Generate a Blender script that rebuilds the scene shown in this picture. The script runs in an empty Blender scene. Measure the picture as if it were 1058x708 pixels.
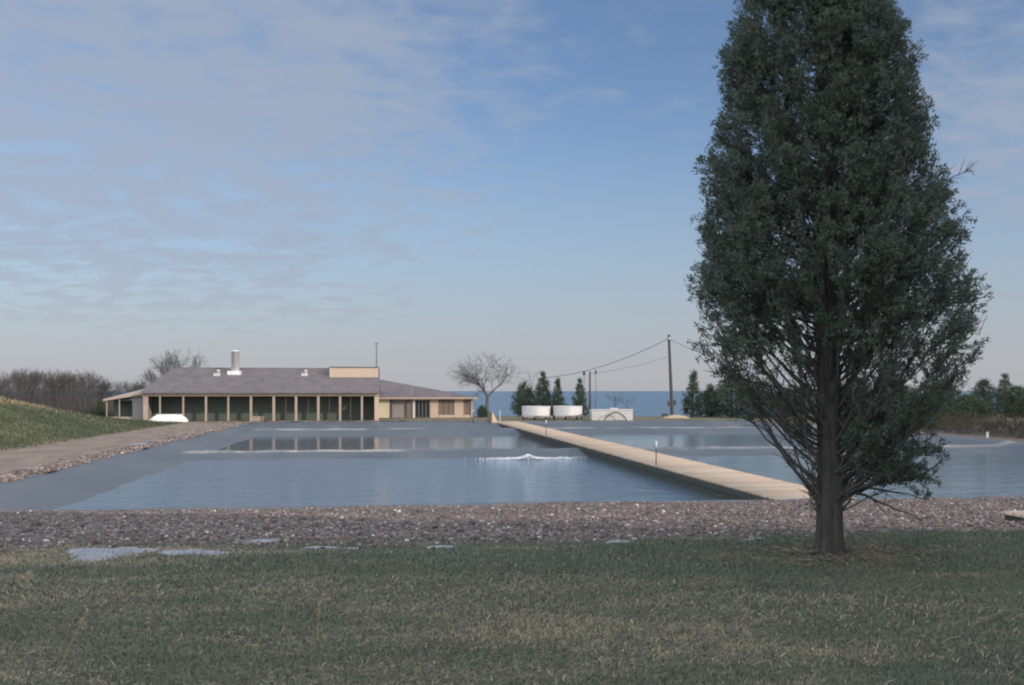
import bpy, bmesh, math, random
import numpy as np
from mathutils import Vector, Matrix

R = math.radians
SC = bpy.context.scene
COL = SC.collection
rng = np.random.default_rng(7)
random.seed(7)

# ------------------------------------------------------------------ camera, world, sun, exposure
EYE = 3.0
TH = R(7.4)                      # the pond grid is turned this much to the left of the view
cs, sn = math.cos(TH), math.sin(TH)
cam = bpy.data.cameras.new('camera')
cam.lens, cam.sensor_width = 35.0, 36.0
cam.shift_y = 50 / 1058
cam.clip_start, cam.clip_end = 0.1, 60000
co = bpy.data.objects.new('camera', cam)
co.location = (0, 0, EYE)
co.rotation_euler = (R(90), 0, 0)
COL.objects.link(co)
SC.camera = co

SUN_EL = R(19)
SUN_AZ = math.atan2(0.86, -0.51)         # clockwise from +Y
sdir = Vector((math.sin(SUN_AZ) * math.cos(SUN_EL), math.cos(SUN_AZ) * math.cos(SUN_EL), math.sin(SUN_EL)))
ld = bpy.data.lights.new('sun', 'SUN')
ld.energy, ld.angle, ld.color = 1.8, R(0.5), (1.0, 0.82, 0.68)
lo = bpy.data.objects.new('sun', ld)
lo.rotation_euler = sdir.to_track_quat('Z', 'Y').to_euler()
lo.location = (40, -30, 40)
COL.objects.link(lo)

W = bpy.data.worlds.new('World')
SC.world = W
W.use_nodes = True


def build_world():
    nt = W.node_tree
    nt.nodes.clear()
    N, L = nt.nodes.new, nt.links.new
    out = N('ShaderNodeOutputWorld')
    bg = N('ShaderNodeBackground')
    bg.inputs['Strength'].default_value = 0.11
    L(bg.outputs[0], out.inputs[0])
    sky = N('ShaderNodeTexSky')
    sky.sky_type = 'NISHITA'
    sky.sun_disc = False
    sky.sun_elevation = SUN_EL
    sky.sun_rotation = SUN_AZ
    sky.air_density, sky.dust_density, sky.ozone_density = 1.0, 0.4, 3.0
    tc = N('ShaderNodeTexCoord')
    sep = N('ShaderNodeSeparateXYZ')
    L(tc.outputs['Generated'], sep.inputs[0])

    def m(op, a, b=None, c=None, clamp=False):
        n = N('ShaderNodeMath')
        n.operation, n.use_clamp = op, clamp
        for i, q in enumerate((a, b, c)):
            if q is None:
                continue
            if isinstance(q, (int, float)):
                n.inputs[i].default_value = q
            else:
                L(q, n.inputs[i])
        return n.outputs[0]

    def sstep(v, a, b):
        n = N('ShaderNodeMapRange')
        n.interpolation_type = 'SMOOTHSTEP'
        L(v, n.inputs['Value'])
        n.inputs['From Min'].default_value, n.inputs['From Max'].default_value = a, b
        return n.outputs[0]
    X, Y, Z = sep.outputs
    den = m('ADD', m('MAXIMUM', Z, 0.0), 0.22)
    cx, cy = m('DIVIDE', X, den), m('DIVIDE', Y, den)
    cmb = N('ShaderNodeCombineXYZ')
    L(cx, cmb.inputs[0]); L(cy, cmb.inputs[1])

    def noise(scale, detail, rough, dist=0.0, sx=1.0, sy=1.0, off=0.0):
        mp = N('ShaderNodeMapping')
        mp.inputs['Scale'].default_value = (sx, sy, 1)
        mp.inputs['Location'].default_value = (off, off * .7, 0)
        mp.inputs['Rotation'].default_value = (0, 0, R(-24))
        L(cmb.outputs[0], mp.inputs[0])
        n = N('ShaderNodeTexNoise')
        n.inputs['Scale'].default_value = scale
        n.inputs['Detail'].default_value = detail
        n.inputs['Roughness'].default_value = rough
        n.inputs['Distortion'].default_value = dist
        L(mp.outputs[0], n.inputs['Vector'])
        return n.outputs[0]
    puffs = noise(8.5, 5, .55, .35, 1.0, 1.35)
    broad = noise(1.5, 3, .5, .2, 1.0, 1.3, 3.1)
    streak = noise(2.6, 5, .6, .4, .5, 3.0, 1.3)
    left = sstep(X, .20, -.30)
    right = m('MULTIPLY', sstep(X, .22, .46), .8)
    side = m('MAXIMUM', left, right)
    thick = m('ADD', m('MULTIPLY', side, .80), m('MULTIPLY', m('SUBTRACT', broad, .5), .9))
    c1 = sstep(m('ADD', m('MULTIPLY', m('SUBTRACT', puffs, .5), 1.7), thick), -.05, 1.0)
    c2 = m('MULTIPLY', sstep(streak, .5, .8), m('ADD', m('MULTIPLY', left, .3), .16))
    cl = m('MULTIPLY', m('MAXIMUM', c1, c2), .84)
    low = sstep(Z, .30, -.02)                       # veil of cirrus low over the sea
    cl = m('MAXIMUM', cl, m('MULTIPLY', low, .92))
    lowmix = N('ShaderNodeMix')
    lowmix.data_type = 'RGBA'
    L(sstep(Z, .16, -.01), lowmix.inputs['Factor'])
    lowmix.inputs['A'].default_value = (2.0, 2.3, 2.86, 1)
    lowmix.inputs['B'].default_value = (2.32, 2.36, 2.66, 1)
    hsv = N('ShaderNodeHueSaturation')
    hsv.inputs['Hue'].default_value = .506
    hsv.inputs['Saturation'].default_value = 1.0
    hsv.inputs['Value'].default_value = .74
    L(sky.outputs[0], hsv.inputs['Color'])
    mix = N('ShaderNodeMix')
    mix.data_type = 'RGBA'
    L(cl, mix.inputs['Factor'])
    L(hsv.outputs[0], mix.inputs['A'])
    L(lowmix.outputs['Result'], mix.inputs['B'])
    # added bright sky overhead and behind the camera, unseen fill for the shade
    back = m('MAXIMUM', sstep(Y, .25, -.45), sstep(Z, .62, .95))
    mix2 = N('ShaderNodeMix')
    mix2.data_type = 'RGBA'
    L(m('MULTIPLY', back, .85), mix2.inputs['Factor'])
    L(mix.outputs['Result'], mix2.inputs['A'])
    mix2.inputs['B'].default_value = (10.6, 11.1, 11.9, 1)
    L(mix2.outputs['Result'], bg.inputs['Color'])


build_world()
vs = SC.view_settings
vs.view_transform, vs.look, vs.gamma, vs.use_curve_mapping = 'Standard', 'None', 1, False
vs.exposure = 0.75
SC.render.engine = 'CYCLES'
SC.cycles.filter_width = 2.1               # the soft lens of the old slide
SC.cycles.max_bounces = 6
SC.cycles.transparent_max_bounces = 8


# ------------------------------------------------------------------ helpers
def WP(u, v, z=0.0):
    """pond grid (u along the boardwalk, v to its right) to world"""
    return Vector((-sn * u + cs * v, cs * u + sn * v, z))


def V_at(px, u):
    k = (px - 529) / 1028
    return u * (k * cs + sn) / (cs - k * sn)


def Z_at(py, u, v):
    return EYE - (py - 404) / 1028 * (cs * u + sn * v)


def XYZ(px, d, z=0.0):
    return Vector(((px - 529) / 1028 * d, d, z))


def tag(o, label=None, cat=None, group=None, kind=None):
    if label: o['label'] = label
    if cat: o['category'] = cat
    if group: o['group'] = group
    if kind: o['kind'] = kind
    return o


def empty(name, loc, rz=0.0):
    o = bpy.data.objects.new(name, None)
    o.location = loc
    o.rotation_euler = (0, 0, rz)
    o.empty_display_size = .3
    COL.objects.link(o)
    return o


def copy_tree(o, parent=None):
    c = o.copy()
    COL.objects.link(c)
    if parent:
        c.parent = parent
    for ch in [x for x in bpy.data.objects if x.parent == o]:
        copy_tree(ch, c)
    return c


def mesh_np(name, V, F, mat, parent=None, smooth=False, cols=None, n=3):
    """numpy verts / faces (all n-gons of one size) to an object"""
    V = np.asarray(V, dtype=np.float32)
    F = np.asarray(F, dtype=np.int32)
    me = bpy.data.meshes.new(name)
    me.vertices.add(len(V))
    me.vertices.foreach_set('co', V.ravel())
    me.loops.add(F.size)
    me.loops.foreach_set('vertex_index', F.ravel())
    me.polygons.add(len(F))
    me.polygons.foreach_set('loop_start', np.arange(0, F.size, F.shape[1], dtype=np.int32))
    if smooth:
        me.polygons.foreach_set('use_smooth', np.ones(len(F), dtype=bool))
    me.update(calc_edges=True)
    if cols is not None:
        a = me.color_attributes.new('tint', 'FLOAT_COLOR', 'POINT')
        c4 = np.ones((len(V), 4), dtype=np.float32)
        c4[:, :3] = cols
        a.data.foreach_set('color', c4.ravel())
    if mat: me.materials.append(mat)
    o = bpy.data.objects.new(name, me)
    COL.objects.link(o)
    if parent: o.parent = parent
    return o


def obj(name, bm, mat, parent=None, smooth=False):
    bmesh.ops.recalc_face_normals(bm, faces=bm.faces)
    me = bpy.data.meshes.new(name)
    bm.to_mesh(me)
    bm.free()
    if smooth:
        for p in me.polygons: p.use_smooth = True
    me.materials.append(mat)
    o = bpy.data.objects.new(name, me)
    COL.objects.link(o)
    if parent: o.parent = parent
    return o


def add_box(bm, x0, x1, y0, y1, z0, z1, bev=0.0):
    r = bmesh.ops.create_cube(bm, size=1)
    vs_ = r['verts']
    for v in vs_:
        v.co = ((v.co.x + .5) * (x1 - x0) + x0, (v.co.y + .5) * (y1 - y0) + y0, (v.co.z + .5) * (z1 - z0) + z0)
    if bev:
        es = list({e for v in vs_ for e in v.link_edges})
        bmesh.ops.bevel(bm, geom=es, offset=bev, segments=2, affect='EDGES', profile=.6)


def box(name, mat, parent, x0, x1, y0, y1, z0, z1, bev=0.0):
    bm = bmesh.new()
    add_box(bm, x0, x1, y0, y1, z0, z1, bev)
    return obj(name, bm, mat, parent)


def add_poly(bm, pts):
    return bm.faces.new([bm.verts.new(p) for p in pts])


def add_lathe(bm, prof, n=24, c=(0, 0, 0)):
    rings = []
    for r, z in prof:
        rings.append([bm.verts.new((c[0] + r * math.cos(2 * math.pi * i / n), c[1] + r * math.sin(2 * math.pi * i / n), c[2] + z)) for i in range(n)])
    for a, b in zip(rings, rings[1:]):
        for i in range(n):
            bm.faces.new((a[i], a[(i + 1) % n], b[(i + 1) % n], b[i]))
    bm.faces.new(rings[0][::-1])
    bm.faces.new(rings[-1])


def tubes(P0, P1, R0, R1, k=4):
    """tapered prisms for many segments at once"""
    P0, P1 = np.asarray(P0, float), np.asarray(P1, float)
    R0, R1 = np.asarray(R0, float), np.asarray(R1, float)
    D = P1 - P0
    D /= np.linalg.norm(D, axis=1, keepdims=True) + 1e-9
    ref = np.where(np.abs(D[:, 2:3]) > .9, np.array([[1., 0, 0]]), np.array([[0, 0, 1.]]))
    A = np.cross(D, ref); A /= np.linalg.norm(A, axis=1, keepdims=True) + 1e-9
    B = np.cross(D, A)
    n = len(P0)
    V = np.zeros((n, 2 * k, 3))
    for i in range(k):
        c, s = math.cos(2 * math.pi * i / k), math.sin(2 * math.pi * i / k)
        off = A * c + B * s
        V[:, i] = P0 + off * R0[:, None]
        V[:, k + i] = P1 + off * R1[:, None]
    F = np.array([[i, (i + 1) % k, k + (i + 1) % k, k + i] for i in range(k)])
    FF = (np.arange(n) * 2 * k)[:, None, None] + F[None]
    return V.reshape(-1, 3), FF.reshape(-1, 4)


def path_tube(name, pts, rad, mat, parent=None, k=6):
    P = np.array([tuple(p) for p in pts])
    V, F = tubes(P[:-1], P[1:], np.full(len(P) - 1, rad), np.full(len(P) - 1, rad), k)
    return mesh_np(name, V, F, mat, parent, True)


# ------------------------------------------------------------------ materials
def new_mat(name):
    m = bpy.data.materials.new(name)
    m.use_nodes = True
    nt = m.node_tree
    return m, nt, nt.nodes['Principled BSDF']


def ramp(nt, fac, stops):
    r = nt.nodes.new('ShaderNodeValToRGB')
    e = r.color_ramp.elements
    while len(e) < len(stops): e.new(.5)
    for q, (p, c) in zip(e, stops):
        q.position, q.color = p, (*c, 1)
    nt.links.new(fac, r.inputs[0])
    return r.outputs[0]


def tex_noise(nt, scale, detail=5, rough=.6, sc=(1, 1, 1), dist=0.0, coord='Object', loc=(0, 0, 0)):
    tc = nt.nodes.new('ShaderNodeTexCoord')
    mp = nt.nodes.new('ShaderNodeMapping')
    mp.inputs['Scale'].default_value = sc
    mp.inputs['Location'].default_value = loc
    nt.links.new(tc.outputs[coord], mp.inputs[0])
    n = nt.nodes.new('ShaderNodeTexNoise')
    n.inputs['Scale'].default_value = scale
    n.inputs['Detail'].default_value = detail
    n.inputs['Roughness'].default_value = rough
    n.inputs['Distortion'].default_value = dist
    nt.links.new(mp.outputs[0], n.inputs['Vector'])
    return n.outputs[0]


def bump(nt, bsdf, h, strength=.3, dist=.02):
    b = nt.nodes.new('ShaderNodeBump')
    b.inputs['Strength'].default_value = strength
    b.inputs['Distance'].default_value = dist
    nt.links.new(h, b.inputs['Height'])
    nt.links.new(b.outputs[0], bsdf.inputs['Normal'])


def plain(name, a, b=None, rough=.7, scale=3.0, sc=(1, 1, 1), bstr=.25, bdist=.01, metal=0.0, spec=.4):
    """base colour wandering between two tones, with matching bump"""
    m, nt, p = new_mat(name)
    b = b or tuple(x * .7 for x in a)
    n = tex_noise(nt, scale, 6, .65, sc)
    nt.links.new(ramp(nt, n, [(.3, b), (.7, a)]), p.inputs['Base Color'])
    p.inputs['Roughness'].default_value = rough
    p.inputs['Metallic'].default_value = metal
    p.inputs['Specular IOR Level'].default_value = spec
    if bstr: bump(nt, p, n, bstr, bdist)
    return m


def tinted(name, rough=.8, trans=0.0, spec=.2):
    """colour from the per-piece attribute (leaf, stone, plank)"""
    m, nt, p = new_mat(name)
    a = nt.nodes.new('ShaderNodeAttribute')
    a.attribute_name = 'tint'
    nt.links.new(a.outputs['Color'], p.inputs['Base Color'])
    p.inputs['Roughness'].default_value = rough
    p.inputs['Specular IOR Level'].default_value = spec
    if trans:
        t = nt.nodes.new('ShaderNodeBsdfTranslucent')
        nt.links.new(a.outputs['Color'], t.inputs[0])
        mx = nt.nodes.new('ShaderNodeMixShader')
        mx.inputs[0].default_value = trans
        nt.links.new(p.outputs[0], mx.inputs[1]); nt.links.new(t.outputs[0], mx.inputs[2])
        nt.links.new(mx.outputs[0], nt.nodes['Material Output'].inputs[0])
    return m


M = {}
M['leaf'] = tinted('cedar_leaf', .95, .35, .08)
M['bark'] = plain('bark', (.085, .078, .070), (.026, .026, .024), .95, 26, (1, 1, .10), 1.0, .05)
M['twig'] = plain('twig_bark', (.088, .084, .081), (.056, .054, .053), .9, 6)
M['grass'] = tinted('grass_blade', .8, .3)
M['stone'] = tinted('stone', .8, 0, .3)
M['plank'] = tinted('weathered_plank', .75, 0, .2)
M['dark_wood'] = plain('dark_timber', (.075, .078, .066), (.04, .045, .04), .8, 2, (1, 1, 6))
M['tan_wood'] = plain('tan_timber', (.38, .305, .24), (.28, .22, .175), .75, 4, (1, 1, .3))
M['tan_wall'] = plain('tan_boarding', (.47, .38, .29), (.38, .30, .23), .8, 3, (4, 1, .2))
M['pale_wall'] = plain('pale_panel', (.55, .50, .36), (.47, .42, .30), .8, 2)
M['grey_wall'] = plain('grey_boarding', (.27, .26, .25), (.19, .185, .18), .8, 3, (5, 5, .3))
M['brown_wall'] = plain('brown_shutter', (.20, .15, .115), (.13, .10, .08), .8, 3, (6, 1, .3))
M['dark_wall'] = plain('dark_stained_wall', (.10, .12, .095), (.07, .085, .07), .7, 3, (5, 1, .4))
M['white_paint'] = plain('white_paint', (.60, .59, .58), (.46, .45, .44), .6, 1.6, (1, 1, .4), .1)
M['white_grp'] = plain('white_gel_coat', (.70, .69, .67), (.60, .59, .56), .35, 1.2, (1, 1, 1), .05)
M['steel'] = plain('galvanised_steel', (.74, .73, .73), (.60, .59, .60), .45, 2.5, (1, 1, .3), .1, .01, .25)
M['concrete'] = plain('pale_concrete', (.50, .48, .46), (.38, .365, .355), .85, 1.6)
M['pole'] = plain('pole_timber', (.075, .068, .062), (.045, .042, .04), .85, 5, (3, 3, .2))
M['wire'] = plain('black_cable', (.03, .03, .032), (.022, .022, .024), .6, 3)
M['hose'] = plain('green_hose', (.06, .10, .04), (.04, .07, .03), .6, 3)
M['sand'] = plain('sand', (.38, .29, .20), (.28, .21, .15), .9, 3)
M['snow'] = plain('old_snow', (.27, .28, .305), (.17, .175, .195), .5, 5, (1, 1, 1), .5, .03)
M['foam'] = plain('foam', (.62, .65, .68), (.48, .52, .56), .5, 4)


def mat_glass():
    m, nt, p = new_mat('dark_glass')
    p.inputs['Base Color'].default_value = (.02, .022, .024, 1)
    p.inputs['Roughness'].default_value = .08
    return m


M['glass'] = mat_glass()


def mat_shingle():
    m, nt, p = new_mat('roof_shingle')
    tc = nt.nodes.new('ShaderNodeTexCoord')
    br = nt.nodes.new('ShaderNodeTexBrick')
    br.inputs['Scale'].default_value = 3.2
    br.inputs['Color1'].default_value = (.145, .13, .135, 1)
    br.inputs['Color2'].default_value = (.108, .098, .104, 1)
    br.inputs['Mortar'].default_value = (.045, .04, .04, 1)
    br.inputs['Mortar Size'].default_value = .012
    br.inputs['Row Height'].default_value = .42
    br.inputs['Brick Width'].default_value = .9
    nt.links.new(tc.outputs['Object'], br.inputs['Vector'])
    n = tex_noise(nt, .9, 6, .7, (1, 1, 1))
    mx = nt.nodes.new('ShaderNodeMix')
    mx.data_type, mx.blend_type = 'RGBA', 'MULTIPLY'
    mx.inputs['Factor'].default_value = .8
    nt.links.new(br.outputs[0], mx.inputs['A'])
    nt.links.new(ramp(nt, n, [(.3, (.62, .62, .65)), (.7, (1.15, 1.1, 1.08))]), mx.inputs['B'])
    nt.links.new(mx.outputs['Result'], p.inputs['Base Color'])
    p.inputs['Roughness'].default_value = .85
    bump(nt, p, br.outputs['Fac'], .4, .02)
    return m


M['shingle'] = mat_shingle()


def mat_water(name, base, s1, b1, s2, b2, rough):
    m, nt, p = new_mat(name)
    p.inputs['Base Color'].default_value = (*base, 1)
    p.inputs['Roughness'].default_value = rough
    p.inputs['IOR'].default_value = 1.33
    a = tex_noise(nt, s1, 4, .6, (1, 1, 1), .4)
    b = tex_noise(nt, s2, 3, .6, (.6, 1.6, 1), .8)
    q = nt.nodes.new('ShaderNodeMath'); q.operation = 'MULTIPLY_ADD'
    nt.links.new(a, q.inputs[0]); q.inputs[1].default_value = b1
    r = nt.nodes.new('ShaderNodeMath'); r.operation = 'MULTIPLY'
    nt.links.new(b, r.inputs[0]); r.inputs[1].default_value = b2
    nt.links.new(r.outputs[0], q.inputs[2])
    bump(nt, p, q.outputs[0], 1.0, 1.0)
    return m


M['water_rippled'] = mat_water('rippled_pond_water', (.070, .108, .148), 4.0, .030, .9, .075, .06)
M['water_breezy'] = mat_water('breezy_pond_water', (.066, .092, .115), 2.4, .018, .6, .04, .10)
M['water_calm'] = mat_water('calm_pond_water', (.060, .080, .096), 2.0, .008, .5, .018, .10)
M['sea'] = mat_water('sea_water', (.040, .085, .135), .35, .55, .06, 2.2, .25)


def mat_liner():
    m, nt, p = new_mat('pond_liner')
    big = tex_noise(nt, .22, 5, .6, (1.6, .5, 1))
    fine = tex_noise(nt, 2.5, 5, .65, (1, 1, 1), .6)
    base = ramp(nt, big, [(.25, (.056, .068, .080)), (.5, (.074, .086, .098)), (.62, (.088, .098, .106)), (.8, (.135, .14, .142))])
    # pale broken line along the crests, read from the mesh attribute
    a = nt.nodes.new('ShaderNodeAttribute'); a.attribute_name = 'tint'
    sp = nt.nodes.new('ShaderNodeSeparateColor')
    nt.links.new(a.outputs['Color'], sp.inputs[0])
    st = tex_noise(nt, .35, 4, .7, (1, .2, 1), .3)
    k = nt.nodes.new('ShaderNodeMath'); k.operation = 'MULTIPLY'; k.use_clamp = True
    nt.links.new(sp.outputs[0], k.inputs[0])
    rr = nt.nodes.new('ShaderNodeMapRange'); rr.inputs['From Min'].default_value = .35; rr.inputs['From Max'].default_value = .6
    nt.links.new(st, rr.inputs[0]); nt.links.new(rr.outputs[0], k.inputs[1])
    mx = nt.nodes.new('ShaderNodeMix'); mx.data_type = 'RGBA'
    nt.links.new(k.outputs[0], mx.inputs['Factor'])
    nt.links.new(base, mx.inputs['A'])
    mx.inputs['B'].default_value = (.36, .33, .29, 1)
    nt.links.new(mx.outputs['Result'], p.inputs['Base Color'])
    p.inputs['Roughness'].default_value = .5
    bump(nt, p, fine, .25, .04)
    return m


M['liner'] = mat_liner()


def mat_ground():
    """lawn, gravel bank, dirt track, grass mound: object x = v, y = u"""
    m, nt, p = new_mat('ground')
    N, L = nt.nodes.new, nt.links.new
    tc = N('ShaderNodeTexCoord')
    sp = N('ShaderNodeSeparateXYZ')
    L(tc.outputs['Object'], sp.inputs[0])
    wob = tex_noise(nt, .55, 5, .65)
    wob2 = tex_noise(nt, 2.5, 4, .6)

    def math_(op, a, b):
        n = N('ShaderNodeMath'); n.operation = op
        for i, q in enumerate((a, b)):
            if isinstance(q, (int, float)): n.inputs[i].default_value = q
            else: L(q, n.inputs[i])
        return n.outputs[0]

    def step(v, a, b):
        n = N('ShaderNodeMapRange'); n.interpolation_type = 'SMOOTHSTEP'
        L(v, n.inputs[0]); n.inputs[1].default_value = a; n.inputs[2].default_value = b
        return n.outputs[0]

    def mix(f, a, b):
        n = N('ShaderNodeMix'); n.data_type = 'RGBA'
        L(f, n.inputs['Factor'])
        L(a, n.inputs['A']); L(b, n.inputs['B'])
        return n.outputs['Result']
    jit = math_('ADD', math_('MULTIPLY', math_('SUBTRACT', wob, .5), 3.0), math_('MULTIPLY', math_('SUBTRACT', wob2, .5), .8))
    u = math_('ADD', sp.outputs[1], jit)
    v = math_('ADD', sp.outputs[0], jit)
    lawn = ramp(nt, tex_noise(nt, 1.1, 7, .7, (.55, 1.2, 1), .3), [(.32, (.070, .085, .058)), (.52, (.11, .112, .075)), (.72, (.26, .21, .14))])
    vor = N('ShaderNodeTexVoronoi'); vor.inputs['Scale'].default_value = 14
    L(tc.outputs['Object'], vor.inputs['Vector'])
    grav = ramp(nt, vor.outputs['Color'], [(.1, (.07, .06, .055)), (.5, (.13, .108, .098)), (.9, (.21, .18, .165))])
    track = ramp(nt, tex_noise(nt, .8, 6, .7, (1.5, .4, 1)), [(.3, (.14, .115, .098)), (.7, (.25, .205, .17))])
    hill = ramp(nt, tex_noise(nt, .5, 7, .7), [(.30, (.045, .060, .036)), (.55, (.068, .082, .045)), (.75, (.15, .13, .08))])
    field = ramp(nt, tex_noise(nt, .25, 6, .7), [(.3, (.10, .10, .065)), (.7, (.17, .145, .10))])
    straw = ramp(nt, tex_noise(nt, 1.5, 6, .7), [(.3, (.22, .165, .095)), (.7, (.36, .275, .16))])  # tan of the sunlit mound crest, its light painted into the colour
    grav_f = step(u, 12.1, 13.0)
    c = mix(grav_f, lawn, grav)
    edge = step(v, -13.3, -13.6)                     # left of the rock edging: the dirt track
    c = mix(math_('MULTIPLY', edge, step(u, 21, 24)), c, track)
    c = mix(math_('MULTIPLY', step(v, -18.0, -19.2), step(u, 14, 17)), c, hill)
    c = mix(math_('MULTIPLY', step(sp.outputs[2], .9, 2.2), step(v, -23.5, -26)), c, straw)
    c = mix(math_('MULTIPLY', step(u, 94, 97), step(v, -19, -15)), c, field)
    L(c, p.inputs['Base Color'])
    p.inputs['Roughness'].default_value = .95
    p.inputs['Specular IOR Level'].default_value = .1
    h = N('ShaderNodeMath'); h.operation = 'ADD'
    L(vor.outputs[0], h.inputs[0]); L(tex_noise(nt, 5, 6, .7), h.inputs[1])
    bump(nt, p, h.outputs[0], .6, .04)
    return m


M['ground'] = mat_ground()


# ------------------------------------------------------------------ ground form
U0, U1 = 24.85, 98.6              # lined area along the boardwalk
VL, VR = -12.1, 37.0             # and across it
BW0, BW1 = 10.86, 13.22          # boardwalk edges


def sst(x, a, b):
    t = np.clip((x - a) / (b - a), 0, 1)
    return t * t * (3 - 2 * t)


def lump(u, v):
    return (.05 * np.sin(u * .9 + 1.3 * np.sin(v * .31)) * np.sin(v * .7 + .8) + .03 * np.sin(u * 2.1 + v * 1.3) + .02 * np.sin(v * 3.7 - u * 1.9))


def ground_h(u, v):
    u, v = np.asarray(u, float), np.asarray(v, float)
    # lawn terrace near the camera, then a bank of stones down to the liner
    near = np.where(u < 8.5, 1.38, np.interp(u, [8.5, 10, 12, 14, 25.3, 26.5], [1.38, 1.33, 1.17, 1.02, .10, .0]))
    z = near
    A = np.interp(u, [10, 22, 40, 66, 82, 96, 104], [.2, 2.1, 3.5, 3.1, 1.75, .45, 0])
    hump = sst(-v, 18.0, 27.5) * A
    z = z + hump * sst(u, 8, 26)
    z = z + lump(u, v) * (.5 + .5 * sst(np.abs(v + 30), 12, 5)) * (u < U1 + 3)
    # fall to the shore
    shore = np.where(v < -14, np.interp(v, [-60, -14], [330, 128]), np.interp(v, [-14, 60, 120], [124, 112, 100]))
    z = z - 9 * sst(u, shore - 3, shore + 14)
    # rough bank right of the ponds
    z = z + .9 * sst(v, VR + 3, VR + 12) * sst(u, 24, 40) * sst(shore - u, 0, 14)
    return z


def liner_h(u, v):
    base = np.full(np.broadcast(u, v).shape, -2.0)

    def up(q): np.maximum(base, q, out=base)
    up(.02 - .19 * (v - VL) - .006 * (v - VL) ** 2)
    up(.02 - .30 * (VR - v))
    up(.15 - .03 * (u - U0) - .55 * np.maximum(0, u - 25.4))
    up(.0 - .05 * np.maximum(0, 96 - u) - .04 * np.maximum(0, 93 - u))
    d = np.abs(u - 55); up(-.20 - .095 * d - np.maximum(d - 3.5, 0) * .3)
    d = np.abs(u - 82); up(-.06 - .085 * d - np.maximum(d - 5, 0) * .3)
    up(-.12 - 5.0 * np.maximum(0, np.maximum(BW0 + .15 - v, v - BW1 + .15)))
    return base


def grid_mesh(name, us, vs_, hf, mat, hole=None, cols=None):
    U, Vv = np.meshgrid(us, vs_, indexing='ij')
    Z = hf(U, Vv)
    pts = np.stack([Vv, U, Z], -1).reshape(-1, 3)
    nu, nv = len(us), len(vs_)
    i, j = np.meshgrid(np.arange(nu - 1), np.arange(nv - 1), indexing='ij')
    F = np.stack([i * nv + j, i * nv + j + 1, (i + 1) * nv + j + 1, (i + 1) * nv + j], -1)
    if hole is not None:
        uc, vc = (us[:-1] + us[1:]) / 2, (vs_[:-1] + vs_[1:]) / 2
        keep = ~hole(uc[:, None], vc[None, :])
        F = F[keep]
    F = F.reshape(-1, 4)
    o = mesh_np(name, pts, F, mat, None, True, cols(U, Vv).reshape(-1, 3) if cols else None)
    o.rotation_euler = (0, 0, TH)
    return o


def seq(*parts):
    return np.unique(np.concatenate([np.arange(a, b, s) for a, b, s in parts] + [[parts[-1][1]]]).round(3))


us = np.unique(np.concatenate([seq((-80, -10, 5), (-10, 2, 1), (2, U0, .22), (U0, U1, .9), (U1, 150, 1.0), (150, 400, 10)), [U0, U1]]))
vv = np.unique(np.concatenate([seq((-700, -60, 20), (-60, -18, .9), (-18, VL, .35), (VL, 16, .35), (16, VR, .7), (VR, 60, 1), (60, 500, 20)), [VL, VR]]))
g = grid_mesh('ground', us, vv, ground_h, M['ground'], lambda u, v: (u > U0) & (u < U1) & (v > VL) & (v < VR))
tag(g, kind='structure')

lus = np.unique(np.concatenate([seq((U0, 30, .4), (30, U1, .5)), [55, 82]]))
lus = np.concatenate([[U0 - .2], lus, [U1 + .2]])
lvs = np.unique(np.concatenate([seq((VL, 10, .5), (10, 14, .1), (14, VR, .5)), [BW0, BW1]]))
lvs = np.concatenate([[VL - .2], lvs, [VR + .2]])


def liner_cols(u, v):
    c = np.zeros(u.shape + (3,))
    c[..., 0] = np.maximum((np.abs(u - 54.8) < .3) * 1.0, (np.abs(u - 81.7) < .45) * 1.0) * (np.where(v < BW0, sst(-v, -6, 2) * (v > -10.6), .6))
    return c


def liner_z(u, v):
    wr = .018 * np.sin(u * 1.7 + 2 * np.sin(v * .4)) + .014 * np.sin(v * 2.3 + u * .5)
    out = (u < U0) | (u > U1) | (v < VL) | (v > VR)      # the tucked-in hem
    return np.where(out, liner_h(np.clip(u, U0, U1), np.clip(v, VL, VR)) - .35, liner_h(u, v) + wr)


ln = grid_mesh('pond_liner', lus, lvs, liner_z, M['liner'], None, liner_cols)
tag(ln, kind='structure')


def sheet(name, u0, u1, v0, v1, z, mat):
    o = mesh_np(name, [(v0, u0, z), (v1, u0, z), (v1, u1, z), (v0, u1, z)], [[0, 1, 2, 3]], mat)
    o.rotation_euler = (0, 0, TH)
    return tag(o, kind='structure')


sheet('pond_water', U0, 55, VL, BW0 + .3, -.50, M['water_rippled'])
sheet('pond_water', 55, 82, VL, BW0 + .3, -.48, M['water_calm'])
sheet('pond_water', 82, U1, VL, BW0 + .3, -.46, M['water_calm'])
sheet('pond_water', U0, 55, BW1 - .3, VR, -.50, M['water_breezy'])
sheet('pond_water', 55, 82, BW1 - .3, VR, -.48, M['water_breezy'])
sheet('pond_water', 82, U1, BW1 - .3, VR, -.46, M['water_calm'])
o = mesh_np('sea', [(-30000, -200, -5), (30000, -200, -5), (30000, 45000, -5), (-30000, 45000, -5)], [[0, 1, 2, 3]], M['sea'])
tag(o, kind='structure')


def gz(x, y):
    """ground height at a world point"""
    u, v = -sn * x + cs * y, cs * x + sn * y
    return float(ground_h(u, v))


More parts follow.
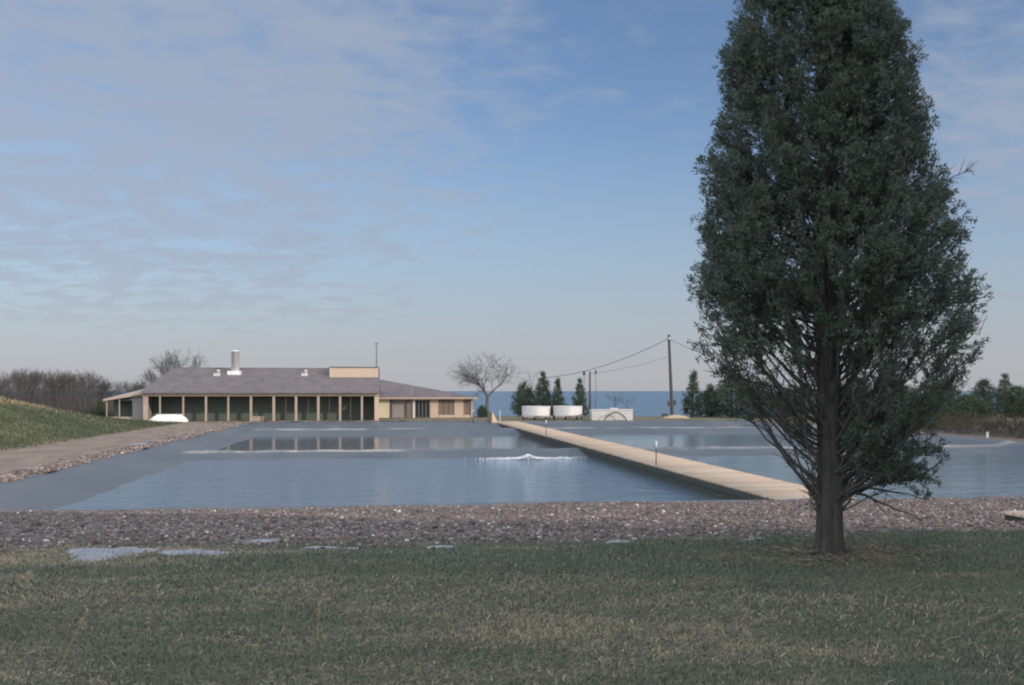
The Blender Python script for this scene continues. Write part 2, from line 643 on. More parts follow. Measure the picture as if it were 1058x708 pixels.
# ------------------------------------------------------------------ boardwalk
def build_boardwalk():
    t = empty('boardwalk', WP(25.3, (BW0 + BW1) / 2, 0), TH)
    tag(t, 'long straight boardwalk of tan planks running between the ponds', 'boardwalk')
    hw, Ln = (BW1 - BW0) / 2, 72.6
    V, F, C = [], [], []
    y = -.6
    k = 0
    while y < Ln:
        w = .185
        dz, e0, e1 = rng.uniform(-.004, .004), rng.uniform(-.015, .015), rng.uniform(-.015, .015)
        x0, x1, z0, z1 = -hw + e0, hw + e1, -.06 + dz, dz
        b = len(V)
        V += [(x0, y, z0), (x1, y, z0), (x1, y + w, z0), (x0, y + w, z0), (x0, y, z1), (x1, y, z1), (x1, y + w, z1), (x0, y + w, z1)]
        F += [[b, b + 1, b + 5, b + 4], [b + 1, b + 2, b + 6, b + 5], [b + 2, b + 3, b + 7, b + 6], [b + 3, b, b + 4, b + 7], [b + 4, b + 5, b + 6, b + 7]]
        s = rng.uniform(.78, 1.12)
        q = rng.uniform(-.02, .02)
        C += [(.42 * s, (.335 + q) * s, (.255 + q) * s)] * 8
        y += .20
    mesh_np('deck', V, F, M['plank'], t, False, np.array(C))
    bm = bmesh.new(); add_box(bm, -hw + .02, -hw + .08, -.4, Ln, -1.4, -.07)
    obj('bulkhead', bm, M['dark_wood'], t)
    bm = bmesh.new(); add_box(bm, hw - .08, hw - .02, -.4, Ln, -1.4, -.07)
    obj('bulkhead', bm, M['dark_wood'], t)
    bm = bmesh.new(); add_box(bm, -hw - .015, -hw + .015, -.4, Ln, -.26, -.064)
    obj('edge_beam', bm, M['dark_wood'], t)


build_boardwalk()


def marker_post(px, ybase, hgt, label):
    u = (EYE - 0) / ((ybase - 404) / 1028) / cs
    for _ in range(4):
        u = (EYE / ((ybase - 404) / 1028) - sn * BW0) / cs
    p = WP(u, BW0 + .05, .0)
    t = empty('marker_post', p, TH)
    tag(t, label, 'marker post', 'marker posts along the boardwalk')
    bm = bmesh.new(); add_lathe(bm, [(.022, 0), (.02, hgt - .28)], 8); obj('rod', bm, M['pole'], t, True)
    bm = bmesh.new(); add_lathe(bm, [(.045, hgt - .28), (.048, hgt - .05), (.03, hgt)], 10); obj('cap', bm, M['white_paint'], t, True)


marker_post(681, 481, .98, 'nearer thin dark post with white cap on boardwalk edge')
marker_post(566, 450, 1.05, 'farther thin dark post with white cap on boardwalk edge')


# plank landing at the right edge of the stone bank
def landing():
    t = empty('plank_landing', (7.5, 15.2, 1.17), TH)
    tag(t, 'pale plank landing with dark side beam cut by right photo edge', 'landing')
    V, F, C = [], [], []
    for k in range(12):
        y0 = -.2 - k * .2
        b = len(V)
        x0, x1 = rng.uniform(-.01, .01), 3.2 + rng.uniform(-.01, .01)
        V += [(x0, y0, -.05), (x1, y0, -.05), (x1, y0 + .19, -.05), (x0, y0 + .19, -.05), (x0, y0, 0), (x1, y0, 0), (x1, y0 + .19, 0), (x0, y0 + .19, 0)]
        F += [[b, b + 1, b + 5, b + 4], [b + 1, b + 2, b + 6, b + 5], [b + 2, b + 3, b + 7, b + 6], [b + 3, b, b + 4, b + 7], [b + 4, b + 5, b + 6, b + 7]]
        s = rng.uniform(.85, 1.1)
        C += [(.56 * s, .45 * s, .36 * s)] * 8
    mesh_np('deck', V, F, M['plank'], t, False, np.array(C))
    box('side_beam', M['dark_wood'], t, .02, .10, -2.4, -.01, -.5, -.053)
    box('end_beam', M['dark_wood'], t, .103, 3.1, -.1, -.02, -.5, -.053)

landing()


# ------------------------------------------------------------------ main building
def build_hall():
    u0 = 101.0
    vl, vr = V_at(148.5, u0), V_at(391.5, u0)
    t = empty('hatchery_hall', WP(u0, (vl + vr) / 2, 0), TH)
    tag(t, 'long low hatchery hall with dark open porch bays and steel chimney', 'building')
    vc = (vl + vr) / 2

    def px(p, u=u0): return V_at(p, u) - vc

    def pz(p, u, v): return Z_at(p, u, v + vc)
    L_, R_ = vl - vc, vr - vc
    ze = pz(405.4, u0, px(270))
    # eave beam
    box('fascia', M['tan_wood'], t, L_ - .12, R_ + .02, -.12, .03, ze - .38, ze - .003)
    # porch posts
    for i, (p, w) in enumerate([(150.7, .46), (165.5, .13), (189.5, .15), (213, .19), (236, .16), (259.5, .22), (283, .24), (306, .24), (329, .24), (351.5, .22), (374, .20)]):
        x = px(p)
        bm = bmesh.new(); add_box(bm, x - w / 2, x + w / 2, .02 - .08, .02 + .10, -.2, ze - .384, .01)
        obj('post', bm, M['tan_wood'], t)
    for p in (294.5, 318, 340, 362):
        x = px(p)
        box('mullion', M['brown_wall'], t, x - .05, x + .05, .9, 1.0, -.1, ze - .3)
    x = px(387)
    box('end_pier', M['tan_wall'], t, x, R_ - .003, -.04, .5, -.2, ze - .384)
    # walls
    box('back_wall', M['dark_wall'], t, L_ + .2, R_ - .25, 3.0, 3.2, -.2, ze + .35)
    box('side_wall', M['grey_wall'], t, L_ - .02, L_ + .15, .2, 11.5, -.2, ze - .01)
    bm = bmesh.new()
    zr = pz(380.6, 107.4, px(280, 107.4))
    yr = 6.4
    for xx in (R_ - .2, R_ - .02):
        pass
    pts = [(.52, -.2), (12.2, -.2), (12.2, ze - .2), (yr, zr - .16), (.52, ze + .0)]
    a = [bm.verts.new((R_ - .2, y, z)) for y, z in pts]
    b = [bm.verts.new((R_ - .02, y, z)) for y, z in pts]
    bm.faces.new(a); bm.faces.new(b[::-1])
    for i in range(5): bm.faces.new((a[i], a[(i + 1) % 5], b[(i + 1) % 5], b[i]))
    obj('gable_wall', bm, M['tan_wall'], t)
    # roof: hipped at the left, gable at the right
    rl = px(179, 107.4)
    bm = bmesh.new()
    f0 = -.45
    zs = ze - .16 * 0
    e1, e2, e3, e4 = (L_ - .25, f0, zs), (R_ + .06, f0, zs), (R_ + .06, 13.2, zs), (L_ - .25, 13.2, zs)
    r1, r2 = (rl, yr, zr), (R_ + .06, yr, zr)
    dn = lambda q: (q[0], q[1], q[2] - .14)
    for q in ((e1, e2, r2, r1), (e3, e4, r1, r2), (e4, e1, r1)):
        add_poly(bm, q); add_poly(bm, [dn(w) for w in q][::-1])
    for a_, b_ in ((e1, e2), (e2, r2), (r2, e3), (e3, e4), (e4, e1)):
        add_poly(bm, (a_, b_, dn(b_), dn(a_)))
    bmesh.ops.remove_doubles(bm, verts=bm.verts, dist=.001)
    roof = obj('roof', bm, M['shingle'], t)

    def roof_z(y): return zs + (zr - zs) * (y - f0) / (yr - f0)

    def roof_y(z): return f0 + (z - zs) / (zr - zs) * (yr - f0)
    # ridge cap
    box('ridge_cap', M['shingle'], roof, rl, R_ + .05, yr - .12, yr + .12, zr - .05, zr + .04)
    # clerestory box at the right of the ridge
    yd = roof_y(pz(390, 105, px(365, 105)))
    xl = px(340.5, u0 + yd)
    d = box('clerestory', M['tan_wall'], t, xl, R_ - .06, yd, yr + 2.2, roof_z(yd) - .3, zr + .02)
    box('coping', M['dark_wood'], d, xl - .05, R_ - .01, yd - .05, yr + 2.25, zr + .023, zr + .11)
    # chimney
    yc = roof_y(pz(385.5, 105, px(242, 105)))
    xc = px(243.3, u0 + yc)
    zt = pz(362.3, u0 + yc, xc)
    bm = bmesh.new(); add_lathe(bm, [(.40, roof_z(yc) + .1), (.40, zt - .12), (.43, zt - .12), (.43, zt), (.34, zt), (.34, zt - .3)], 24, (xc, yc, 0))
    ch = obj('chimney', bm, M['steel'], roof, True)
    bm = bmesh.new(); add_box(bm, xc - .75, xc + .6, yc - .5, yc + .6, roof_z(yc) - .45, roof_z(yc) + .22, .02)
    obj('chimney_base', bm, M['steel'], roof)
    # two vents
    for p, yy in ((224.5, 386), (315, 386)):
        yv = roof_y(pz(yy + 1.5, 105, px(p, 105)))
        xv = px(p, u0 + yv)
        bm = bmesh.new()
        add_box(bm, xv - .34, xv + .32, yv - .3, yv + .4, roof_z(yv) - .3, roof_z(yv) + .18, .03)
        add_lathe(bm, [(.10, 0), (.10, .2), (.18, .22), (.18, .34), (.09, .40)], 14, (xv + .10, yv + .1, roof_z(yv) + .16))
        obj('vent', bm, M['concrete'], roof)
    # left lean-to
    ul = 102.2 - u0
    a0, a1 = px(110.5, 102.2), L_ - .03
    zl0, zl1 = pz(414.6, 102.2, a0), pz(407.6, 102.2, a1)
    bm = bmesh.new()
    q0, q1, q2, q3 = (a0 - .25, ul - .4, zl0), (a1, ul - .4, zl1), (a1, 10.5, zl1 + .95), (a0 - .25, 10.5, zl0 + .05)
    add_poly(bm, (q0, q1, q2, q3))
    up = lambda q: (q[0], q[1], q[2] + .2)
    add_poly(bm, [up(w) for w in (q0, q1, q2, q3)])
    for a_, b_ in ((q0, q1), (q1, q2), (q2, q3), (q3, q0)):
        add_poly(bm, (a_, b_, up(b_), up(a_)))
    bmesh.ops.remove_doubles(bm, verts=bm.verts, dist=.001)
    obj('side_porch_roof', bm, M['tan_wood'], t)
    xm = px(137, 102.2)

    def wall_top(x): return zl0 + (zl1 - zl0) * (x - a0 + .25) / (a1 - a0 + .25)
    bm = bmesh.new()
    for y in (ul, ul + .15): pass
    pts = [(xm, -.2), (a1 - .02, -.2), (a1 - .02, wall_top(a1 - .02) - .01), (xm, wall_top(xm) - .01)]
    a = [bm.verts.new((x, ul, z)) for x, z in pts]; b = [bm.verts.new((x, ul + .15, z)) for x, z in pts]
    bm.faces.new(a); bm.faces.new(b[::-1])
    for i in range(4): bm.faces.new((a[i], a[(i + 1) % 4], b[(i + 1) % 4], b[i]))
    obj('side_porch_wall', bm, M['grey_wall'], t)
    box('side_porch_back', M['dark_wall'], t, a0 + .1, xm, ul + 2.2, ul + 2.3, -.2, 2.0)
    box('side_porch_sill', M['tan_wood'], t, a0 + .1, xm - .01, ul, ul + .1, -.2, .45)
    for x in (a0 + .02, (a0 + xm) / 2):
        box('post', M['tan_wood'], t, x - .05, x + .05, ul - .09, ul - .004, -.2, wall_top(x) - .02)
    # low wing on the right, set back
    uw = 112.0
    yw = uw - u0

    def wx(p): return px(p, uw)
    w0, w1 = wx(390), wx(489)
    zw = pz(410.6, uw - .6, wx(440))
    zt_ = zw - .17
    yF = yw
    # wall panels from left to right
    for name, p0, p1, mt, y0 in (('wall_panel', 390, 403, 'pale_wall', 0), ('wall_panel', 405, 420, 'grey_wall', .3), ('wall_panel', 420.2, 426, 'brown_wall', .06),
                                 ('wall_panel', 444.5, 453, 'tan_wall', 0), ('wall_panel', 469.5, 479, 'tan_wall', 0)):
        box(name, M[mt], t, wx(p0), wx(p1), yF + y0, yF + y0 + .2, -.2, zt_)
    for p, mt in ((404, 'dark_wood'), (427.6, 'white_paint'), (487.5, 'tan_wood')):
        box('post', M[mt], t, wx(p) - .12, wx(p) + .12, yF - .05, yF + .2, -.2, zt_)
    box('wall_panel', M['tan_wall'], t, wx(429), wx(444.3), yF, yF + .2, 1.95, zt_)
    dr = box('door', M['dark_wood'], t, wx(429), wx(444), yF + .06, yF + .12, -.1, 1.945)
    for k in range(4):
        xa = wx(429) + .06 + k * (wx(444) - wx(429)) / 4
        box('pane', M['glass'], dr, xa, xa + .30, yF + .04, yF + .058, .1, 1.85)
    for k in range(5):
        xa = wx(429) + k * (wx(444) - wx(429)) / 4
        box('jamb', M['grey_wall'], dr, xa - .025, xa + .025, yF + .0, yF + .039, -.1, 1.93)
    for p0, p1 in ((453.3, 469.2), (479.3, 486)):
        s = box('shutter', M['brown_wall'], t, wx(p0), wx(p1), yF + .08, yF + .16, .3, zt_)
        box('sill_wall', M['tan_wall'], t, wx(p0), wx(p1), yF + .01, yF + .2, -.2, .296)
        n = max(2, int((p1 - p0) / 4))
        for k in range(1, n):
            xa = wx(p0) + (wx(p1) - wx(p0)) * k / n
            box('batten', M['dark_wood'], s, xa - .02, xa + .02, yF + .05, yF + .078, .32, zt_ - .05)
    box('side_wall', M['tan_wall'], t, w1 - .2, w1, yF + .21, yF + 9, -.2, zt_)
    box('back_wall', M['dark_wall'], t, w0, w1 - .21, yF + 8, yF + 8.2, -.2, zt_)
    er = wx(493)
    zp = pz(392.2, 117.5, px(393, 117.5))
    bm = bmesh.new()
    yA, yB = yF - .7, yF + 11
    ym = 117.5 - u0
    A, B_, C_, D_ = (w0 - .5, yA, zw), (er, yA, zw), (er, yB, zw), (w0 - .5, yB, zw)
    P_, Q_ = (px(393, 117.5), ym, zp), (w0 - .5, ym, zp)
    for q in ((A, B_, P_, Q_), (B_, C_, P_), (C_, D_, Q_, P_)):
        add_poly(bm, q); add_poly(bm, [dn(w) for w in q][::-1])
    for a_, b_ in ((A, B_), (B_, C_), (C_, D_), (D_, A)):
        add_poly(bm, (a_, b_, dn(b_), dn(a_)))
    bmesh.ops.remove_doubles(bm, verts=bm.verts, dist=.001)
    obj('wing_roof', bm, M['shingle'], t)
    box('wing_fascia', M['tan_wood'], t, w0 - .4, er + .02, yA - .05, yA - .005, zw - .2, zw - .005)
    # masts on the roofs
    xm_ = px(389, 107)
    bm = bmesh.new()
    add_lathe(bm, [(.05, zr), (.035, pz(353.5, 107, xm_))], 8, (xm_, 6.9, 0))
    add_box(bm, xm_ - .22, xm_ + .22, 6.87, 6.93, pz(354.8, 107, xm_) - .03, pz(354.8, 107, xm_) + .03)
    obj('antenna_mast', bm, M['pole'], t)
    xm_ = px(425.5, 112)
    bm = bmesh.new(); add_lathe(bm, [(.045, zw + .1), (.04, pz(395, 112, xm_))], 8, (xm_, yF, 0))
    obj('antenna_mast', bm, M['grey_wall'], t)


build_hall()


# upturned dinghy in front of the porch
def dinghy():
    u = 97.6
    v0, v1 = V_at(153, u), V_at(195, u)
    t = empty('rowing_boat', WP(u, (v0 + v1) / 2, float(ground_h(u, (v0 + v1) / 2)) + .01), TH)
    tag(t, 'white rowing boat upturned on the ground before the porch', 'boat')
    L_ = v1 - v0
    bm = bmesh.new()
    rings = []
    ns, nr = 18, 13
    for i in range(ns + 1):
        s = i / ns
        x = (s - .5) * L_
        wide = .74 * (1 - abs(2 * s - .86) ** 2.6 * .62) if s < .93 else .74 * .48 * (1 - (s - .93) * 7)
        wide = max(.05, .74 * min(1, (s / .16) ** .55 if s < .16 else 1) * min(1, ((1 - s) / .10) ** .35 if s > .9 else 1))
        hh = .70 * (1 - .10 * (2 * s - 1) ** 2) * min(1, .10 + .90 * (s / .2) ** .75 if s < .2 else 1) * min(1, .16 + .84 * ((1 - s) / .16) ** .7 if s > .84 else 1)
        rings.append([bm.verts.new((x, wide * math.cos(math.pi * k / (nr - 1)), hh * max(0, math.sin(math.pi * k / (nr - 1))) ** .62)) for k in range(nr)])
    for a, b in zip(rings, rings[1:]):
        for k in range(nr - 1): bm.faces.new((a[k], a[k + 1], b[k + 1], b[k]))
    bm.faces.new(rings[0]); bm.faces.new(rings[-1])
    obj('hull', bm, M['white_grp'], t, True)
    box('keel', M['white_grp'], t, -L_ * .30, L_ * .36, -.03, .03, .69, .735, .008)
    V, F = [], []
    for sgn in (-1, 1):
        P = [(r[0 if sgn > 0 else -1]) for r in []]
    bm = bmesh.new()
    add_box(bm, -L_ * .36, L_ * .42, -.79, -.735, .0, .055, .01); add_box(bm, -L_ * .36, L_ * .42, .735, .79, .0, .055, .01)
    obj('gunwale', bm, M['tan_wood'], t)


dinghy()


def porch_crate():
    u = 102.3
    v = V_at(267, u)
    t = empty('storage_crate', WP(u, v, -.03), TH)
    tag(t, 'low tan crate standing inside the dark porch', 'crate')
    box('body', M['tan_wood'], t, -.55, .55, -.3, .3, 0, .42, .01)
    box('lid', M['tan_wall'], t, -.58, .58, -.33, .33, .423, .48, .01)


porch_crate()


# ------------------------------------------------------------------ tanks and poles beyond the ponds
def round_tank(px, d, w_px, y_top, y_bot, label):
    p = XYZ(px, d)
    r = w_px / 2 * d / 1028
    zb, zt = EYE - (y_bot - 404) / 1028 * d, EYE - (y_top - 404) / 1028 * d
    t = empty('holding_tank', (p.x, p.y, gz(p.x, p.y)), TH)
    g0 = gz(p.x, p.y)
    tag(t, label, 'tank', 'round white tanks on a stand')
    bm = bmesh.new()
    h = zt - zb
    add_lathe(bm, [(r * .97, zb - g0), (r * .985, zb - g0 + .05), (r * .985, zt - g0 - .07), (r * 1.0, zt - g0 - .07), (r * 1.0, zt - g0), (r * .93, zt - g0), (r * .93, zt - g0 - h * .2)], 40)
    obj('shell', bm, M['white_paint'], t, False)
    for q in t.children: pass
    box('stand', M['grey_wall'], t, -r * .98, r * .98, -r * .9, r * .9, zb - g0 - .12, zb - g0 - .004)
    for sx in (-.8, 0, .8):
        for sy in (-.8, .8):
            box('leg', M['dark_wood'], t, sx * r - .08, sx * r + .08, sy * r - .08, sy * r + .08, -.3, zb - g0 - .123)


round_tank(554, 104, 30, 419.8, 429.6, 'left of the two round white tanks on dark stands')
round_tank(586.5, 104, 30.5, 419.6, 429.4, 'right of the two round white tanks on dark stands')


def square_tank():
    d = 103
    p = XYZ(631, d)
    s = d / 1028
    g0 = gz(p.x, p.y)
    t = empty('rectangular_tank', (p.x, p.y, g0), R(2))
    tag(t, 'wide rectangular white tank with green hose arched before it', 'tank')
    zt, zb = EYE - (423.6 - 404) * s - g0, -.25
    hw = 21 * s
    bm = bmesh.new()
    for x0, x1, y0, y1 in ((-hw, hw, -1.2, -1.05), (-hw, hw, 1.05, 1.2), (-hw, -hw + .15, -1.047, 1.047), (hw - .15, hw, -1.047, 1.047)):
        add_box(bm, x0, x1, y0, y1, zb, zt)
    obj('wall', bm, M['concrete'], t)
    box('rim', M['white_paint'], t, -hw - .05, hw + .05, -1.26, -1.02, zt + .002, zt + .09)
    bm = bmesh.new()
    add_box(bm, -.1, .75, -.4, .4, zt - .5, zt + .2, .05)
    obj('pump_box', bm, M['concrete'], t)
    h = empty('garden_hose', (p.x + .3, p.y - 1.7, gz(p.x + .3, p.y - 1.7)), R(2))
    tag(h, 'green hose arching up in front of the rectangular white tank', 'hose')
    pts = [(-1.15 + 2.3 * i / 20 + .0, .05 * math.sin(i), .03 + .82 * math.sin(math.pi * i / 20) ** .8) for i in range(21)]
    path_tube('loop', pts, .07, M['hose'], h)


square_tank()


def utility_pole():
    d = 112
    s = d / 1028
    b = XYZ(694.5, d)
    g0 = gz(b.x, b.y)
    t = empty('utility_pole', (b.x, b.y, g0))
    tag(t, 'tall leaning dark utility pole before the sea', 'utility pole')
    zt = EYE + (404 - 346) * s - g0
    lean = -3.6 * s
    P = [(lean * (1 - i / 8), 0, zt * (1 - i / 8)) for i in range(9)][::-1]
    P[0] = (0, 0, -.5)
    P = np.array(P)
    V, F = tubes(P[:-1], P[1:], np.linspace(.20, .14, 9)[:-1], np.linspace(.20, .14, 9)[1:], 10)
    mesh_np('pole', V, F, M['pole'], t, True)
    box('meter_box', M['pole'], t, -.52, -.2, -.22, .22, (430 - 418) * s, (430 - 413) * s, .02)
    box('meter_box', M['pole'], t, .19, .4, -.2, .2, (430 - 417) * s, (430 - 412) * s, .02)
    bm = bmesh.new(); add_lathe(bm, [(.06, 0), (.09, .05), (.06, .1), (.09, .15), (.05, .22)], 10, (lean, -.2, zt - .55)); obj('insulator', bm, M['steel'], t, True)
    top = Vector((b.x + lean, d, g0 + zt - .4))

    def wire(a, c, sag, label, r):
        pts = []
        for i in range(25):
            f = i / 24
            q = a.lerp(c, f); q.z -= sag * 4 * f * (1 - f)
            pts.append(q - a)
        o = path_tube('overhead_wire', pts, r, M['wire'], None, 5)
        o.location = a
        tag(o, label, 'wire', 'overhead wires at the utility pole')
    wire(top, Vector(XYZ(556, 128, EYE + (404 - 391) * 128 / 1028)), .9, 'thick dark overhead wire falling left from the pole top', .03)
    wire(top + Vector((0, 0, -.1)), Vector(XYZ(800, 100, EYE + (404 - 388) * 100 / 1028)), .35, 'dark overhead wire falling right from the pole to the cedar', .024)
    wire(top + Vector((.2, 0, -2.0)), Vector(XYZ(610, 122, EYE + (404 - 386) * 122 / 1028)), .25, 'thin lower overhead wire from the pole toward the thin mast', .016)
    # low sand heap at the foot
    o = mound('sand_heap', XYZ(698, d - 2), 1.7, .8, .34, M['sand'])
    tag(o, 'small tan sand heap at the foot of the utility pole', 'sand heap')
    q = XYZ(687, d - 1.5)
    t2 = empty('metal_box', (q.x, q.y, gz(q.x, q.y)))
    tag(t2, 'small dark box on the ground left of the utility pole', 'box')
    box('body', M['dark_wood'], t2, -.3, .3, -.25, .25, -.1, .42, .03)
    box('lid', M['pole'], t2, -.33, .33, -.28, .28, .423, .48, .01)


def mound(name, p, rx, ry, h, mat, seed=3):
    n, m_ = 9, 22
    r_ = np.random.default_rng(seed)
    V = [(0, 0, h)]
    for i in range(1, n + 1):
        f = i / n
        for k in range(m_):
            a = 2 * math.pi * k / m_
            j = 1 + .12 * math.sin(3 * a + seed) + .07 * math.sin(5 * a)
            V.append((rx * f * math.cos(a) * j, ry * f * math.sin(a) * j, h * (1 - f * f) ** 1.2 + r_.uniform(-.02, .02) - (.25 if i == n else 0)))
    bm = bmesh.new()
    vs_ = [bm.verts.new(q) for q in V]
    for k in range(m_):
        bm.faces.new((vs_[0], vs_[1 + k], vs_[1 + (k + 1) % m_]))
        for i in range(n - 1):
            a, b = 1 + i * m_ + k, 1 + i * m_ + (k + 1) % m_
            bm.faces.new((vs_[a], vs_[a + m_], vs_[b + m_], vs_[b]))
    o = obj(name, bm, mat, None, True)
    o.location = (p.x, p.y, gz(p.x, p.y))
    return o


utility_pole()


def thin_mast(px, d, ytop, ybase, r, label, mat, bar=0):
    p = XYZ(px, d)
    g0 = gz(p.x, p.y)
    zt = EYE + (404 - ytop) * d / 1028 - g0
    t = empty('mast', (p.x, p.y, g0))
    tag(t, label, 'mast', 'thin masts behind the tanks')
    bm = bmesh.new(); add_lathe(bm, [(r, -.4), (r * .7, zt)], 8); obj('shaft', bm, mat, t, True)
    if bar:
        bm = bmesh.new(); add_lathe(bm, [(r * 1.2, zt + .01), (bar, zt + .05), (bar, zt + .45), (r, zt + .52)], 10); obj('lamp_head', bm, mat, t, True)


thin_mast(603.5, 113, 388, 428, .035, 'thin grey mast with knob top left of the dark mast', M['twig'], .14)
thin_mast(609.5, 113, 384, 428, .13, 'thicker dark mast between two thin grey masts', M['pole'])
thin_mast(615.5, 113, 387, 428, .035, 'thin grey mast right of the dark mast', M['twig'], .10)


# small things at the far end of the boardwalk and on the right bank
def a_board():
    p = WP(94.5, V_at(511, 94.5))
    t = empty('sandwich_board', (p.x, p.y, gz(p.x, p.y)), TH + R(35))
    tag(t, 'narrow pale triangular board at the far end of boardwalk', 'board')
    bm = bmesh.new()
    a = [bm.verts.new(q) for q in ((-.38, -.05, 0), (.4, -.05, 0), (-.34, -.05, 1.05))]
    b = [bm.verts.new(q) for q in ((-.38, .05, 0), (.4, .05, 0), (-.34, .05, 1.05))]
    bm.faces.new(a); bm.faces.new(b[::-1])
    for i in range(3): bm.faces.new((a[i], a[(i + 1) % 3], b[(i + 1) % 3], b[i]))
    obj('panel', bm, M['tan_wall'], t)
    box('back_board', M['dark_wood'], t, -.85, -.4, -.03, .06, 0, 1.05, .01)


a_board()


def stake(px, u, y_top, mat, label, r=.06, v=None):
    vv_ = V_at(px, u) if v is None else v
    p = WP(u, vv_)
    g0 = gz(p.x, p.y)
    d = p.y
    h = EYE - (y_top - 404) * d / 1028 - g0
    t = empty('wooden_stake', (p.x, p.y, g0), TH)
    tag(t, label, 'stake', 'stakes around the ponds')
    bm = bmesh.new(); add_box(bm, -r, r, -r, r, -.3, h, .01); obj('shaft', bm, mat, t)
    box('top_band', M['white_paint'], t, -r - .004, r + .004, -r - .004, r + .004, h - .14, h + .005)


stake(516.5, 95.5, 424, M['white_paint'], 'white stake right of the pale triangular board', .03)
stake(489, 95.5, 424, M['pole'], 'grey stake in front of the low wing corner', .04)
stake(995.5, 59, 446.5, M['white_paint'], 'short white stake on the right pond bank', .055, VR + 1.2)
stake(334, 95, 438, M['pole'], 'short dark stake on the bank before the porch', .05)


# ------------------------------------------------------------------ water splash
def splash():
    u = 51.0
    v = V_at(546, u)
    t = empty('water_splash', WP(u, v, -.5), TH)
    tag(t, 'white splash of churning water against the pond berm', 'splash')
    r_ = np.random.default_rng(5)
    n = 900
    x = r_.normal(0, .36, n); y = r_.normal(0, .25, n)
    top = .17 * np.exp(-(x / .3) ** 2) * r_.uniform(0, 1, n) + .02
    x2 = np.where(r_.uniform(0, 1, 700) < .6, r_.normal(-.3, 1.0, 700), r_.uniform(-2.6, 3.0, 700)); y2 = r_.normal(0, .12, 700) + .08 * np.sin(x2 * 4); z2 = r_.uniform(0, .05, 700)
    x2, y2, z2 = x2[:260], y2[:260], z2[:260]
    P = np.concatenate([np.stack([x, y, top], 1), np.stack([x2, y2, z2], 1)])
    S = np.concatenate([r_.uniform(.012, .04, n), r_.uniform(.012, .035, 260)])
    V, F = ico_cloud(P, S, r_, .3)
    mesh_np('spray', V, F, M['foam'], t, True)
    bm = bmesh.new()
    pts = [(-2.2, -.02), (-1.5, -.07), (-.8, -.16), (0, -.30), (.7, -.15), (1.5, -.05), (2.6, -.01), (2.6, .03), (1.4, .05), (.6, .2), (-.5, .18), (-1.4, .05), (-2.2, .02)]
    bm.faces.new([bm.verts.new((a, b, .03)) for a, b in pts])
    ext = bmesh.ops.extrude_face_region(bm, geom=bm.faces[:])
    for w in ext['geom']:
        if isinstance(w, bmesh.types.BMVert): w.co.z = -.02
    obj('foam_sheet', bm, M['foam'], t)


def ico_base():
    g_ = (1 + 5 ** .5) / 2
    v = np.array([(-1, g_, 0), (1, g_, 0), (-1, -g_, 0), (1, -g_, 0), (0, -1, g_), (0, 1, g_), (0, -1, -g_), (0, 1, -g_), (g_, 0, -1), (g_, 0, 1), (-g_, 0, -1), (-g_, 0, 1)])
    v /= np.linalg.norm(v[0])
    f = np.array([(0, 11, 5), (0, 5, 1), (0, 1, 7), (0, 7, 10), (0, 10, 11), (1, 5, 9), (5, 11, 4), (11, 10, 2), (10, 7, 6), (7, 1, 8), (3, 9, 4), (3, 4, 2), (3, 2, 6), (3, 6, 8), (3, 8, 9), (4, 9, 5), (2, 4, 11), (6, 2, 10), (8, 6, 7), (9, 8, 1)])
    return v, f


def ico_cloud(P, S, r_, jit=.25, flat=1.0):
    v, f = ico_base()
    n = len(P)
    Q = v[None] * (1 + r_.uniform(-jit, jit, (n, 12, 1)))
    ax = r_.uniform(.65, 1.35, (n, 1, 3)); ax[..., 2] *= flat
    a = r_.uniform(0, 6.28, n)
    Q = Q * ax
    c, s = np.cos(a)[:, None], np.sin(a)[:, None]
    Q = np.stack([Q[..., 0] * c - Q[..., 1] * s, Q[..., 0] * s + Q[..., 1] * c, Q[..., 2]], -1)
    Q = Q * S[:, None, None] + P[:, None, :]
    F = (np.arange(n) * 12)[:, None, None] + f[None]
    return Q.reshape(-1, 3), F.reshape(-1, 3)


splash()


